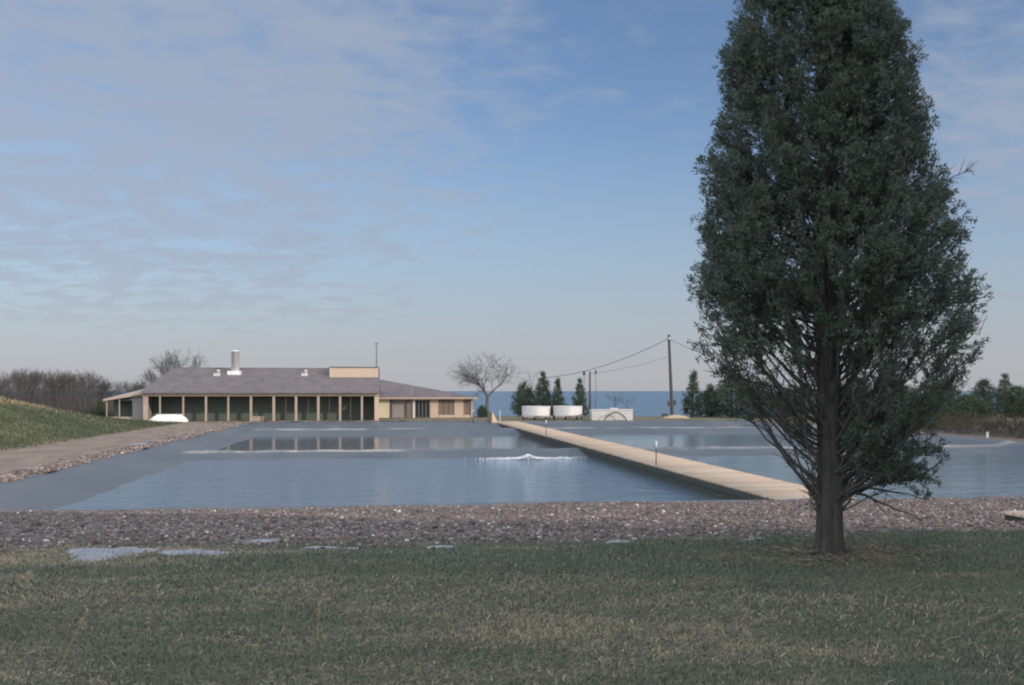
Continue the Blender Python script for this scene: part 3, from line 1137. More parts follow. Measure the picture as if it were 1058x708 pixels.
# ------------------------------------------------------------------ stones
def stones():
    r_ = np.random.default_rng(11)
    n = 62000
    u = 11.6 + (24.8 - 11.6) * r_.uniform(0, 1, n) ** 1.15
    v = r_.uniform(-.75, .85, n) * (u + 3)
    n2 = 8000
    u2 = 24 + (95 - 24) * r_.uniform(0, 1, n2) ** 1.3
    v2 = r_.normal(-12.75, .38, n2)
    n3 = 1500
    u3 = r_.uniform(98.7, 100.5, n3); v3 = r_.uniform(-16, 10, n3)
    u, v = np.concatenate([u, u2, u3]), np.concatenate([v, v2, v3])
    S = np.concatenate([np.exp(r_.normal(-3.75, .36, n)), np.exp(r_.normal(-3.0, .4, n2)), np.exp(r_.normal(-2.9, .3, n3))]) * .85
    keep = (v < VL - .05) | (u < U0 - .03) | (u > U1)
    thin = (u > 13) | (r_.uniform(0, 1, len(u)) < (u - 11.4) / 1.6)
    k = keep & thin
    u, v, S = u[k], v[k], S[k]
    z = ground_h(u, v) + S * .25
    P = np.stack([v, u, z], -1)
    V, F = ico_cloud(P, S, r_, .3, .7)
    m_ = len(u)
    s = np.exp(r_.normal(0, .38, m_))[:, None]
    base = np.where(r_.uniform(0, 1, (m_, 1)) < .55, np.array([[.142, .113, .102]]), np.array([[.114, .104, .104]]))
    pale = r_.uniform(0, 1, (m_, 1)) < .010
    Cc = np.clip(np.where(pale, np.array([[.5, .47, .43]]), base * s), .03, .6)
    edge = (u > 25.3)[:, None] & (v < -12)[:, None]
    Cc = np.where(edge, Cc * np.array([[1.12, 1.08, 1.04]]), Cc)
    o = mesh_np('bank_stones', V, F, M['stone'], None, False, np.repeat(Cc, 12, 0))
    o.rotation_euler = (0, 0, TH)
    tag(o, 'loose brown and grey stones covering the bank and pond edge', 'stones', None, 'stuff')


stones()


# ------------------------------------------------------------------ snow patches
def snow():
    V, F = [], []

    def patch(cx, cy, rx, ry, rot, seed, st=.10):
        r_ = np.random.default_rng(seed)
        ph = r_.uniform(0, 6.28, 6)
        n = int(2.6 * rx / st) + 4
        m_ = int(2.6 * ry / st) + 4
        c, s = math.cos(rot), math.sin(rot)
        idx = {}
        X = np.linspace(-1.3 * rx, 1.3 * rx, n); Y = np.linspace(-1.3 * ry, 1.3 * ry, m_)

        def fld(x, y):
            a = math.atan2(y / ry, x / rx)
            rr = math.hypot(x / rx, y / ry)
            e = 1 + .16 * math.sin(2 * a + ph[0]) + .12 * math.sin(3 * a + ph[1]) + .10 * math.sin(5 * a + ph[2]) + .07 * math.sin(9 * a + ph[3])
            return e - rr

        def vert(i, j):
            if (i, j) not in idx:
                x, y = X[i], Y[j]
                wx, wy = cx + x * c - y * s, cy + x * s + y * c
                f = max(-.05, min(.35, fld(x, y)))
                idx[(i, j)] = len(V)
                V.append((wx, wy, gz(wx, wy) + (.022 * math.sqrt(max(0, f) / .35) if f > 0 else f * .6) + .012 * math.sin(wx * 9) * math.sin(wy * 7)))
            return idx[(i, j)]
        for i in range(n - 1):
            for j in range(m_ - 1):
                if fld((X[i] + X[i + 1]) / 2, (Y[j] + Y[j + 1]) / 2) > -.04:
                    F.append([vert(i, j), vert(i + 1, j), vert(i + 1, j + 1), vert(i, j + 1)])

    def at(px, py, wpx, depth, seed, st=.06):
        # the ground point under a pixel, by marching
        d = 6.0
        while d < 120:
            x = (px - 529) / 1028 * d
            if EYE - (py - 404) / 1028 * d < gz(x, d): break
            d += .05
        patch(x, d, wpx / 2 * d / 1028, depth, R(-4), seed, st)
    at(112, 572, 92, .62, 1); at(200, 571.5, 66, .26, 2); at(262, 560, 46, .22, 3)
    at(345, 567, 70, .07, 4); at(455, 566.5, 40, .07, 5); at(640, 561, 34, .07, 9); at(775, 558.5, 30, .08, 10)
    at(150, 459, 34, .8, 6, .15); at(163, 455, 16, 1.0, 7, .15); at(72, 477, 16, .55, 8, .12); at(34, 484, 26, .16, 12, .12)
    o = mesh_np('snow', V, F, M['snow'], None, True)
    tag(o, 'thin leftover snow patches on the bank and dirt track', 'snow', None, 'stuff')


snow()


# ------------------------------------------------------------------ grass
def fbm(x, y, seed=0):
    r_ = np.random.default_rng(seed)
    z = 0
    for k, a in ((.35, 1), (.8, .6), (1.7, .45), (3.9, .3)):
        p = r_.uniform(0, 6.28, 4); q = r_.uniform(-.6, .6, 2)
        z = z + a * np.sin(k * (x * .7 + q[0] * y) + p[0] + 1.1 * np.sin(k * y * .8 + p[1])) * np.sin(k * (1.5 * y + q[1] * x) + p[2] + .9 * np.sin(k * x * .6 + p[3]))
    return z


def blade_tris(n):
    t = np.array([[0, 1, 2], [0, 2, 4], [4, 2, 3]])
    return ((np.arange(n) * 5)[:, None, None] + t[None]).reshape(-1, 3)


def grass():
    r_ = np.random.default_rng(21)
    n = 420000
    d = 4.4 * (13.6 / 4.4) ** r_.uniform(0, 1, n)
    x = r_.uniform(-.8, .8, n) * d
    # a patchy cover, thinning out into the stones
    u, v = -sn * x + cs * d, cs * x + sn * d
    keep = r_.uniform(0, 1, n) < np.clip((13.0 + .5 * fbm(x, d, 8) - u) / 1.3, .03, 1)
    keep &= np.hypot(x - 3.19, d - 10.0) > .17
    x, d, u, v = x[keep], d[keep], u[keep], v[keep]
    n = len(x)
    z = ground_h(u, v)
    f = fbm(x, d, 4)
    f2 = fbm(x * .9, d * 2.6, 31)
    dry = r_.uniform(0, 1, n) < np.clip(.14 + .32 * f + .28 * f2 - .07 * x - .075 * (d - 7) + .9 * np.exp(-((x - 3.5) / .4) ** 2 - ((d - 9.6) / .35) ** 2), .03, .92)
    ln_ = r_.uniform(.022, .062, n) * np.where(dry, 1.3, 1) * (1 + .25 * f.clip(-1, 1))
    az = np.where(dry, r_.normal(.35, .7, n) + math.pi * (r_.uniform(0, 1, n) < .5), r_.uniform(0, 6.28, n))
    tilt = np.where(dry, r_.uniform(1.0, 1.5, n), r_.uniform(.3, 1.25, n))
    dr = np.stack([np.cos(az) * np.sin(tilt), np.sin(az) * np.sin(tilt), np.cos(tilt)], -1)
    sd = np.stack([-np.sin(az), np.cos(az), np.zeros(n)], -1) * (r_.uniform(.0015, .0034, n) * (d / 6) ** .6)[:, None]
    P = np.stack([x, d, z - .004], -1)
    mid = P + dr * ln_[:, None] * .55
    tip = P + dr * ln_[:, None]; tip[:, 2] -= ln_ * .15; tip[:, 2] = np.maximum(tip[:, 2], z + .004)
    V = np.stack([P - sd, P + sd, mid + sd * .8, tip, mid - sd * .8], 1).reshape(-1, 3)
    F = blade_tris(n)
    s = np.exp(r_.normal(0, .25, n))[:, None]
    C = np.where(dry[:, None], np.array([[.38, .31, .225]]), np.array([[.108, .130, .100]])) * s
    C = np.clip(C, .02, .5)
    o = mesh_np('lawn_grass', V, F, M['grass'], None, False, np.repeat(C, 5, 0))
    tag(o, 'short winter lawn, dull green mixed with dry straw', 'grass', None, 'stuff')
    # longer dead straw lying over it in drifts
    n = 9000
    d = 4.8 * (12.0 / 4.8) ** r_.uniform(0, 1, n); x = r_.uniform(-.75, .75, n) * d
    f = .5 * fbm(x * .5, d * .9, 31) + .35 * fbm(x * .4, d * .4, 4) - .08 * x - .10 * (d - 7)
    k = r_.uniform(0, 1, n) < np.clip(f * .30 + .05, .02, .42)
    x, d = x[k], d[k]; n = len(x)
    z = ground_h(-sn * x + cs * d, cs * x + sn * d)
    L_ = r_.uniform(.05, .20, n); az = r_.normal(.25, .8, n)
    h_ = r_.uniform(.015, .05, n)
    dr = np.stack([np.cos(az), np.sin(az), r_.normal(0, .12, n)], -1)
    sd = np.stack([-np.sin(az), np.cos(az), np.zeros(n)], -1) * r_.uniform(.001, .002, n)[:, None]
    P = np.stack([x, d, z + h_], -1)
    bow = np.array([[0, 0, 1.]]) * r_.uniform(.0, .03, n)[:, None]
    V = np.stack([P - sd, P + sd, P + dr * L_[:, None] * .5 + sd + bow, P + dr * L_[:, None], P + dr * L_[:, None] * .5 - sd + bow], 1).reshape(-1, 3)
    C = np.array([[.52, .42, .30]]) * np.exp(r_.normal(0, .22, n))[:, None]
    o = mesh_np('dead_straw', V, blade_tris(n), M['grass'], None, False, np.repeat(np.clip(C, .02, .6), 5, 0))
    tag(o, 'dead tan straw lying in drifts over the lawn', 'straw', None, 'stuff')
    # grass on the mound
    n = 60000
    u = r_.uniform(22, 103, n); v = -18.6 - 20 * r_.uniform(0, 1, n) ** 1.2
    zz = ground_h(u, v)
    f = fbm(v * .6, u * .6, 14)
    crest = sst(zz, .9, 2.2) * sst(-v, 23.5, 26.5)  # sunlit crest: the light is painted in as more tan blades
    dry = r_.uniform(0, 1, n) < np.clip(.14 + .15 * f + .7 * crest, .02, .95)
    az = r_.uniform(0, 6.28, n); tilt = r_.uniform(.1, .9, n)
    ln_ = r_.uniform(.08, .22, n) * (1 + .6 * crest)
    dr = np.stack([np.cos(az) * np.sin(tilt), np.sin(az) * np.sin(tilt), np.cos(tilt)], -1)
    a2 = az + 1.57
    sd = np.stack([np.cos(a2), np.sin(a2), np.zeros(n)], -1) * r_.uniform(.012, .03, n)[:, None]
    P = np.stack([v, u, zz - .01], -1)
    V = np.stack([P - sd, P + sd, P + dr * ln_[:, None]], 1).reshape(-1, 3)
    C = np.where(dry[:, None], np.array([[.32, .25, .16]]), np.array([[.062, .082, .048]])) * np.exp(r_.normal(0, .25, n))[:, None]
    o = mesh_np('mound_grass', V, np.arange(n * 3).reshape(n, 3), M['grass'], None, False, np.repeat(np.clip(C, .02, .5), 3, 0))
    o.rotation_euler = (0, 0, TH)
    tag(o, 'rough grass with painted sunlit crest on the mound left of the track', 'grass', None, 'stuff')


grass()


def straws():
    r_ = np.random.default_rng(33)
    for k, (px, d, h, lean, label) in enumerate([(62, 5.75, .34, .30, 'longest pale straw stalk leaning right in the near left lawn'),
                                          (30, 7.6, .22, -.06, 'short upright straw stalk in the lawn near the left edge'),
                                          (328, 6.6, .20, .03, 'thin upright straw stalk left of the lawn middle')]):
        x = (px - 529) / 1028 * d
        t = empty('straw_stalk', (x, d, gz(x, d)))
        tag(t, label, 'stalk', 'straw stalks in the lawn')
        pts = [(lean * f ** 1.3 * h * 1.6, .02 * math.sin(3 * f), h * f) for f in np.linspace(0, 1, 8)]
        P = np.array(pts)
        V, F = tubes(P[:-1], P[1:], np.linspace(.004, .002, 8)[:-1], np.linspace(.004, .002, 8)[1:], 5)
        c = np.tile(np.array([[.38, .29, .17]]), (len(V), 1))
        mesh_np('stem', V, F, M['grass'], t, True, c)
        n = 26
        f = r_.uniform(.62, 1.0, n)
        B = np.stack([np.interp(f, np.linspace(0, 1, 8), P[:, i]) for i in range(3)], -1)
        D = r_.normal(0, .35, (n, 3)); D[:, 2] += .8
        D = D / np.linalg.norm(D, axis=1, keepdims=True) * r_.uniform(.02, .045, (n, 1))
        S = r_.normal(0, .003, (n, 3))
        V = np.stack([B - S, B + S, B + D], 1).reshape(-1, 3)
        mesh_np('seed_head', V, np.arange(3 * n).reshape(n, 3), M['grass'], t, False, np.tile(np.array([[.42, .33, .2]]), (3 * n, 1)))


straws()


# ------------------------------------------------------------------ evergreen trees
def unit(a):
    return a / (np.linalg.norm(a, axis=-1, keepdims=True) + 1e-9)


def leaf_sprays(P, D, r_, per, length, width, spread):
    """small pointed scale-leaf sprays around the points P, leaning along D"""
    n = len(P)
    B = np.repeat(P, per, 0) + r_.normal(0, length * .55, (n * per, 3))
    DD = unit(np.repeat(D, per, 0) + r_.normal(0, spread, (n * per, 3)))
    L_ = length * r_.uniform(.6, 1.4, (n * per, 1))
    sd = unit(np.cross(DD, r_.normal(0, 1, (n * per, 3)))) * width * r_.uniform(.6, 1.3, (n * per, 1))
    V = np.stack([B - DD * L_ * .3, B + sd + DD * L_ * .15, B + DD * L_, B - sd + DD * L_ * .15], 1).reshape(-1, 3)
    return V, np.arange(n * per * 4).reshape(-1, 4)


def big_cedar():
    r_ = np.random.default_rng(42)
    d = 10.0
    bx = (857.5 - 529) / 1028 * d
    g0 = gz(bx, d)
    t = empty('red_cedar', (bx, d, g0))
    tag(t, 'large dark red cedar standing alone on the shaded near lawn', 'tree')
    s = d / 1028
    hz = lambda y: EYE + (404 - y) * s - g0
    ys = [-190, -120, -60, 0, 30, 60, 100, 130, 160, 185, 210, 235, 260, 300, 340, 370, 385, 400, 430, 460, 500, 540]
    Lp = [5, 35, 64, 93, 108, 113, 113, 118, 130, 138, 128, 136, 136, 146, 138, 132, 128, 100, 70, 50, 40, 20]
    Rp = [5, 24, 38, 53, 68, 80, 90, 98, 98, 106, 120, 131, 131, 144, 147, 147, 142, 134, 118, 104, 78, 30]
    hs = np.array([hz(y) for y in ys])[::-1]
    Lr, Rr = np.array(Lp)[::-1] * s, np.array(Rp)[::-1] * s

    def prof(h, az):
        w = (np.cos(az) + 1) / 2
        return np.interp(h, hs, Lr) * (1 - w) + np.interp(h, hs, Rr) * w
    top = hs[-1]
    # trunk
    hh = np.array([-.25, -.02, .06, .17, .45, .9, 1.5, 2.2, 3.0, 4.0, 5.0, 6.0, top - .1])
    rr = np.array([.20, .165, .142, .130, .123, .118, .112, .104, .092, .074, .052, .032, .008])
    ax = lambda h: np.stack([.012 * np.sin(h * 1.3) - .01 * h, .02 * np.sin(h * .9), h], -1)
    bm = bmesh.new()
    rings = []
    nn = 40
    for h, r in zip(hh, rr):
        c = ax(np.array(h))
        rings.append([bm.verts.new((c[0] + r * (1 + (.07 + .12 * math.exp(-max(h, 0) * 6)) * math.sin(5 * a + h) + .05 * math.sin(9 * a - 2 * h)) * math.cos(a), c[1] + r * (1 + (.07 + .12 * math.exp(-max(h, 0) * 6)) * math.sin(5 * a + h) + .05 * math.sin(9 * a - 2 * h)) * math.sin(a), c[2])) for a in (2 * math.pi * i / nn for i in range(nn))])
    for a, b in zip(rings, rings[1:]):
        for i in range(nn): bm.faces.new((a[i], a[(i + 1) % nn], b[(i + 1) % nn], b[i]))
    bm.faces.new(rings[-1])
    obj('trunk', bm, M['bark'], t, True)
    S0, S1, SR0, SR1 = [], [], [], []
    FP, FD, FW = [], [], []

    def limb(h0, az, h1, r1, rad, twigs, bare=0.0, droop=0.0, t0=.3, keepf=1.0):
        k = 10
        f = np.linspace(0, 1, k + 1)
        rad_ = r1 * f ** .85
        z = h0 + (h1 - h0) * f ** 1.25 - droop * f ** 2.2
        wig = r_.normal(0, .025, (k + 1, 3)).cumsum(0) * f[:, None]
        a2 = az + r_.normal(0, .25) * f
        P = np.stack([rad_ * np.cos(a2), rad_ * np.sin(a2), z], -1) + wig + ax(np.array(h0)) * np.array([1, 1, 0])
        Rr_ = rad * (1 - .85 * f)
        S0.extend(P[:-1]); S1.extend(P[1:]); SR0.extend(Rr_[:-1]); SR1.extend(Rr_[1:])
        for _ in range(twigs):
            q = r_.uniform(t0, 1.0)
            i = min(int(q * k), k - 1)
            base = P[i] + (P[i + 1] - P[i]) * (q * k - i)
            tan = unit(P[i + 1] - P[i])
            out = np.array([math.cos(az), math.sin(az), 0])
            dr = unit(tan * .75 + r_.normal(0, .55, 3) + np.array([0, 0, .35]) + out * .15)
            L_ = r_.uniform(.12, .34) * (1.15 - .5 * q)
            tip = base + dr * L_
            S0.append(base); S1.append(tip); SR0.append(.0035 + rad * .1); SR1.append(.0015)
            if r_.uniform() < bare: continue
            m_ = 5
            for j in range(m_):
                g_ = (j + .6) / m_
                FP.append(base + dr * L_ * g_ + r_.normal(0, .02, 3)); FD.append(unit(dr + np.array([0, 0, .25])))
                FW.append(keepf)
    N = 360
    for i in range(N):
        f = (i + .5) / N
        h0 = .45 + (top - .55 - .45) * f ** .92
        az = i * 2.39996 + r_.normal(0, .3)
        rise = r_.uniform(.55, 1.35) * (1 - .55 * f) + (.5 if f < .2 else 0)
        h1 = min(h0 + rise, top - .02)
        rp = float(prof(h1, az)) * r_.uniform(.82, 1.0) * (1 if i % 4 else r_.uniform(.5, .9))
        right = math.cos(az) > -.1
        low = h1 < hz(392)
        if h1 < hz(330) and abs(math.cos(az)) < .55 and i % 3: continue
        bare = .95 if (low and not right) else (.55 if low else 0.04)
        if h1 < hz(440): bare = max(bare, .85)
        if hz(392) < h1 < hz(300): bare = .66 if not right else .22
        limb(h0, az, h1, rp, .015 * (1 - .5 * f) + .003, int(13 + 9 * (1 - f)), bare, 0, (.34 if right else .46) if not low else .5)
    # inner fill so the heart of the crown is closed
    for i in range(70):
        h0 = r_.uniform(hz(300), top - .7); az = r_.uniform(0, 6.28)
        h1 = h0 + r_.uniform(.3, .8)
        rp = float(prof(h1, az)) * r_.uniform(.3, .75)
        if math.cos(az) < 0 and h1 < hz(300) and r_.uniform() < .6: continue
        limb(h0, az, h1, rp, .010, 16, .03, 0, .2)
    # thick lower right mass, hanging sprays and bare sticks
    for px_, py_, yb in ((965, 486, 505), (945, 490, 500), (930, 480, 510), (955, 450, 470), (915, 470, 505), (900, 455, 490), (940, 435, 470), (925, 445, 480), (905, 430, 470), (890, 440, 480), (960, 420, 450), (880, 425, 470), (972, 428, 440)):
        for j in range(2):
            x_, y_ = (px_ - 857.5) * s, r_.uniform(-.55, .55)
            r1, az = math.hypot(x_, y_), math.atan2(y_, x_)
            limb(hz(yb) - .1, az, hz(py_) + .12, r1, .016, 17, .12, .10, .45)
    for px_, py_, yb in ((835, 478, 556), (838, 500, 560), (828, 470, 540), (818, 455, 530), (800, 440, 520), (785, 425, 515), (772, 415, 500), (880, 470, 540), (905, 480, 535), (892, 455, 530), (935, 520, 500), (955, 545, 505), (775, 398, 470), (812, 408, 500)):
        x_ = (px_ - 857.5) * s
        y_ = r_.uniform(-.35, .35)
        limb(hz(yb), math.atan2(y_, x_), hz(py_), math.hypot(x_, y_), .017, 9, .96, 0, .35)
    # outer shell of sprays, thinner at the lower left where the sky shows through
    n = 5200
    zq = hz(440) + (top - .05 - hz(440)) * r_.uniform(0, 1, n) ** 1.15
    aq = r_.uniform(-math.pi, math.pi, n)
    for z_, a_ in zip(zq, aq):
        rm = float(prof(z_, a_))
        rgt = math.cos(a_) > .1
        p_ = 1.0
        if z_ < hz(310): p_ = .38 if not rgt else .75
        if z_ < hz(385): p_ = .02 if not rgt else .28
        if abs(math.cos(a_)) < .65 and z_ < hz(300): p_ *= .22
        if r_.uniform() > p_ * min(1, rm / 1.2 + .25): continue
        r0 = rm * r_.uniform(.72, .98)
        q = np.array([r0 * math.cos(a_), r0 * math.sin(a_), z_])
        dr = unit(np.array([math.cos(a_) * .8, math.sin(a_) * .8, .75]) + r_.normal(0, .3, 3))
        S0.append(q - dr * .12); S1.append(q + dr * .10); SR0.append(.004); SR1.append(.0015)
        for j in range(4):
            FP.append(q + dr * (.05 * j - .05) + r_.normal(0, .022, 3)); FD.append(dr); FW.append(1)
    # a spray standing out low on the left
    limb(hz(410), math.pi, hz(374), 1.22, .014, 10, .2, 0, .8)
    for i in range(46):
        az = r_.choice([0, math.pi]) + r_.normal(0, .7)
        h0 = r_.uniform(hz(545), hz(430)); h1 = h0 + r_.uniform(.35, 1.1)
        limb(h0, az, h1, float(prof(h1, az)) * r_.uniform(.35, .95), r_.uniform(.005, .011), 10, .97, r_.uniform(0, .15), .25)
    # no bare sticks beyond the outline of the crown
    E = np.array(S1)
    inside = (np.hypot(E[:, 0], E[:, 1]) < prof(E[:, 2], np.arctan2(E[:, 1], E[:, 0])) * 1.03) | (E[:, 2] < hz(392))
    S0, S1, SR0, SR1 = ([q for q, k_ in zip(L_, inside) if k_] for L_ in (S0, S1, SR0, SR1))
    limb(hz(215), .1, hz(172), 1.42, .008, 12, 1.0, 0, .7)
    V, F = tubes(S0, S1, SR0, SR1, 4)
    mesh_np('branches', V, F, M['twig'], t, True)
    FP, FD = np.array(FP), np.array(FD)
    a_ = np.arctan2(FP[:, 1], FP[:, 0])
    lim = prof(FP[:, 2], a_) * (1.0 + .05 * np.sin(7 * a_ + FP[:, 2] * 9) + .05 * np.sin(11 * FP[:, 2] + 3 * a_))
    ok = (np.hypot(FP[:, 0], FP[:, 1]) < lim) | (FP[:, 2] < hz(400))
    FP, FD = FP[ok], FD[ok]
    V, F = leaf_sprays(FP, FD, r_, 11, .030, .0065, .6)
    n = len(F)
    c = np.exp(r_.normal(0, .15, (n, 1))) * np.where(r_.uniform(0, 1, (n, 1)) < .05, np.array([[.13, .12, .085]]), np.array([[.105, .138, .112]]))
    mesh_np('crown', V, F, M['leaf'], t, False, np.repeat(np.clip(c, .02, .3), 4, 0))
    print('cedar leaves', n, 'segments', len(S0))
    return t


cedar = big_cedar()


def litter():
    r_ = np.random.default_rng(77)
    n = 1500
    cx, cy = cedar.location.x, cedar.location.y
    a = r_.uniform(0, 6.28, n); q = .15 + np.abs(r_.normal(0, .38, n))
    x = cx + .12 + q * np.cos(a) * 1.25; y = cy - .08 + q * np.sin(a)
    z = ground_h(-sn * x + cs * y, cs * x + sn * y) + .03 + r_.uniform(0, .035, n)
    dr = np.stack([np.cos(a * 3.1), np.sin(a * 2.7), r_.normal(0, .2, n)], -1) * r_.uniform(.02, .07, n)[:, None]
    sd = np.stack([-dr[:, 1], dr[:, 0], np.zeros(n)], -1) * .14
    P = np.stack([x, y, z], -1)
    V = np.stack([P - sd, P + sd, P + dr], 1).reshape(-1, 3)
    C = np.array([[.30, .235, .175]]) * np.exp(r_.normal(0, .3, n))[:, None]
    o = mesh_np('needle_litter', V, np.arange(n * 3).reshape(n, 3), M['grass'], None, False, np.repeat(np.clip(C, .02, .5), 3, 0))
    tag(o, 'brown dead needle litter scattered round the cedar trunk', 'litter', None, 'stuff')


litter()

# more cedars of the same stand, right of and behind the camera: their shade lies over the lawn
for k, (x, y, sc, rz) in enumerate([(11.6, -5.6, 1.9, .6), (13.4, -3.2, 2.0, 1.9), (13.6, -.9, 1.85, 3.1), (15.2, .9, 2.05, 4.4), (15.6, 3.0, 1.9, 5.2), (17.8, 3.0, 1.85, .9),
                                    (9.5, -7.5, 1.8, 2.4), (18.0, -1.5, 2.1, 2.9), (20.0, 1.8, 2.1, 5.8)]):
    c = copy_tree(cedar)
    c.location = (x, y, gz(x, y) - .05)
    c.scale = (sc * 1.12, sc * 1.12, sc)
    c.rotation_euler = (0, 0, rz)
    tag(c, 'tall red cedar outside the picture whose shade covers the lawn', 'tree', 'cedars beside the camera')


def small_evergreen(name, seed, H, prof, n_cl, per, leaf, lw, droop=.2, col=(.075, .10, .062), loose=0.0, stems=1):
    """a free-standing evergreen of the far bank; prof = [(height share, radius)], base at 0"""
    r_ = np.random.default_rng(seed)
    t = empty(name, (0, 0, 0))
    hp, rp = np.array([p[0] for p in prof]) * H, np.array([p[1] for p in prof])
    P, D, S0, S1, A, B = [], [], [], [], [], []
    cl_h = r_.uniform(.03, .985, n_cl) * H
    az = r_.uniform(0, 6.28, n_cl)
    env = np.interp(cl_h, hp, rp)
    lob = 1 + .22 * np.sin(3 * az + cl_h * 2.2 + seed) + .15 * np.sin(5 * az - cl_h * 3.1)
    rad = env * np.sqrt(r_.uniform(.12, 1, n_cl)) * lob
    keep = r_.uniform(0, 1, n_cl) < env / rp.max() + .15
    cl_h, az, rad = cl_h[keep], az[keep], rad[keep]
    P = np.stack([rad * np.cos(az), rad * np.sin(az), cl_h], -1)
    D = unit(np.stack([np.cos(az) * .7, np.sin(az) * .7, np.full(len(az), .8)], -1))
    # limbs to a share of the clumps
    for i in range(0, len(P), 6):
        q = P[i]
        S0.append((0, 0, max(.1, q[2] - np.hypot(q[0], q[1]) * .7))); S1.append(tuple(q)); A.append(.03); B.append(.008)
    S0.append((0, 0, -.4)); S1.append((0, 0, H * .5)); A.append(.05 + H * .018); B.append(.03 + H * .009)
    S0.append((0, 0, H * .5)); S1.append((0, 0, H * .96)); A.append(.03 + H * .009); B.append(.01)
    V, F = tubes(S0, S1, A, B, 6)
    mesh_np('trunk', V, F, M['twig'], t, True)
    # clumps grow as small clouds of leaves
    PP = np.repeat(P, 4, 0) + r_.normal(0, .11 + loose, (len(P) * 4, 3))
    V, F = leaf_sprays(PP, np.repeat(D, 4, 0), r_, per, leaf, lw, .7)
    n = len(F)
    cl = np.repeat(np.exp(r_.normal(0, .22, (len(P), 1))), 4 * per, 0)
    c = cl * np.exp(r_.normal(0, .2, (n, 1))) * np.array([col])
    mesh_np('crown', V, F, M['leaf'], t, False, np.repeat(np.clip(c, .015, .3), 4, 0))
    return t


cone = small_evergreen('evergreen_tree', 1, 4.2, [(0, .9), (.15, 1.25), (.45, .95), (.75, .5), (.92, .22), (1, .05)], 420, 6, .12, .028)
slim = small_evergreen('evergreen_tree', 2, 4.6, [(0, .8), (.2, .95), (.45, .8), (.62, .55), (.8, .28), (.93, .14), (1, .03)], 380, 6, .12, .026)
bush = small_evergreen('evergreen_shrub', 3, 3.2, [(0, 1.2), (.3, 1.7), (.6, 1.55), (.82, 1.0), (1, .2)], 480, 6, .13, .03, loose=.08)
tall = small_evergreen('evergreen_tree', 4, 5.2, [(0, 1.3), (.3, 1.7), (.55, 1.6), (.75, 1.15), (.9, .6), (1, .1)], 620, 6, .13, .03, loose=.06)


def place(proto, px, d, y_top, w_px, label, cat, group, rz=0.0, first=False, lean=0.0):
    p = XYZ(px, d)
    g0 = gz(p.x, p.y)
    H = {'evergreen_tree': None}.get('x')
    o = proto if first else copy_tree(proto)
    o.location = (p.x, p.y, g0)
    h0, w0 = DIM[proto.name]
    hh = EYE + (404 - y_top) * d / 1028 - g0
    ww = w_px * d / 1028
    o.scale = (ww / w0, ww / w0, hh / h0)
    o.rotation_euler = (0, lean, rz)
    tag(o, label, cat, group)
    return o


DIM = {cone.name: (4.3, 2.7), slim.name: (4.7, 2.1), bush.name: (3.3, 3.6), tall.name: (5.3, 3.6)}
G1 = 'evergreens behind the white tanks'
G2 = 'evergreens behind the big cedar'
place(cone, 561, 116, 384, 26, 'broad cone-shaped evergreen behind the two round tanks', 'tree', G1, .4, True)
place(slim, 577, 115, 390, 17, 'slim pointed evergreen just right of the broad cone evergreen', 'tree', G1, 1.2, True, -.05)
place(cone, 599, 115, 391, 20, 'evergreen with rounded top left of the dark mast', 'tree', G1, 2.2)
place(bush, 541, 117, 396, 24, 'low round evergreen shrub left of the broad cone evergreen', 'shrub', G1, .3, True)
place(bush, 498, 113, 419, 12, 'small dark shrub at the corner of the low wing', 'shrub', None, 1.1)
place(slim, 715, 113, 382, 22, 'narrow column evergreen right of the utility pole', 'tree', G2, 2.4, False, -.05)
place(bush, 734, 114, 398, 22, 'low evergreen shrub right of the narrow column evergreen', 'shrub', G2, 2.0)
place(tall, 756, 112, 386, 44, 'bushy evergreen left of the cedar trunk with domed top', 'tree', G2, .8, True)
place(tall, 786, 110, 392, 46, 'wide bushy evergreen seen through the low left cedar branches', 'tree', G2, 2.9)
place(bush, 822, 108, 399, 50, 'wide low evergreen close left of the cedar trunk', 'shrub', G2, 3.0)
place(tall, 884, 98, 388, 50, 'bushy evergreen right behind the cedar trunk', 'tree', G2, 4.1)
place(bush, 922, 92, 392, 52, 'rounded evergreen behind the low right cedar sprays', 'shrub', G2, 5.0)
place(tall, 972, 88, 394, 46, 'dark evergreen at the right side of the cedar crown', 'tree', G2, 5.6)
place(tall, 1016, 84, 391, 30, 'evergreen with loose crown right of the big cedar', 'tree', G2, .3)
place(cone, 1038, 83, 386, 26, 'pointed evergreen near the right photo edge', 'tree', G2, 1.3)
place(bush, 1075, 80, 400, 46, 'evergreen shrub cut by the right photo edge', 'shrub', G2, 1.8)
place(bush, 958, 84, 413, 48, 'low dark shrub beneath the right side of the cedar crown', 'shrub', G2, 2.6)
place(bush, 1000, 80, 408, 44, 'dark shrub in front of the loose-crowned evergreen', 'shrub', G2, .9)
place(tall, 1052, 79, 398, 40, 'dark bushy evergreen against the right photo edge', 'tree', G2, 3.6)
place(bush, 104, 112, 414, 14, 'dark round shrub left of the side porch', 'shrub', None, 2.0)


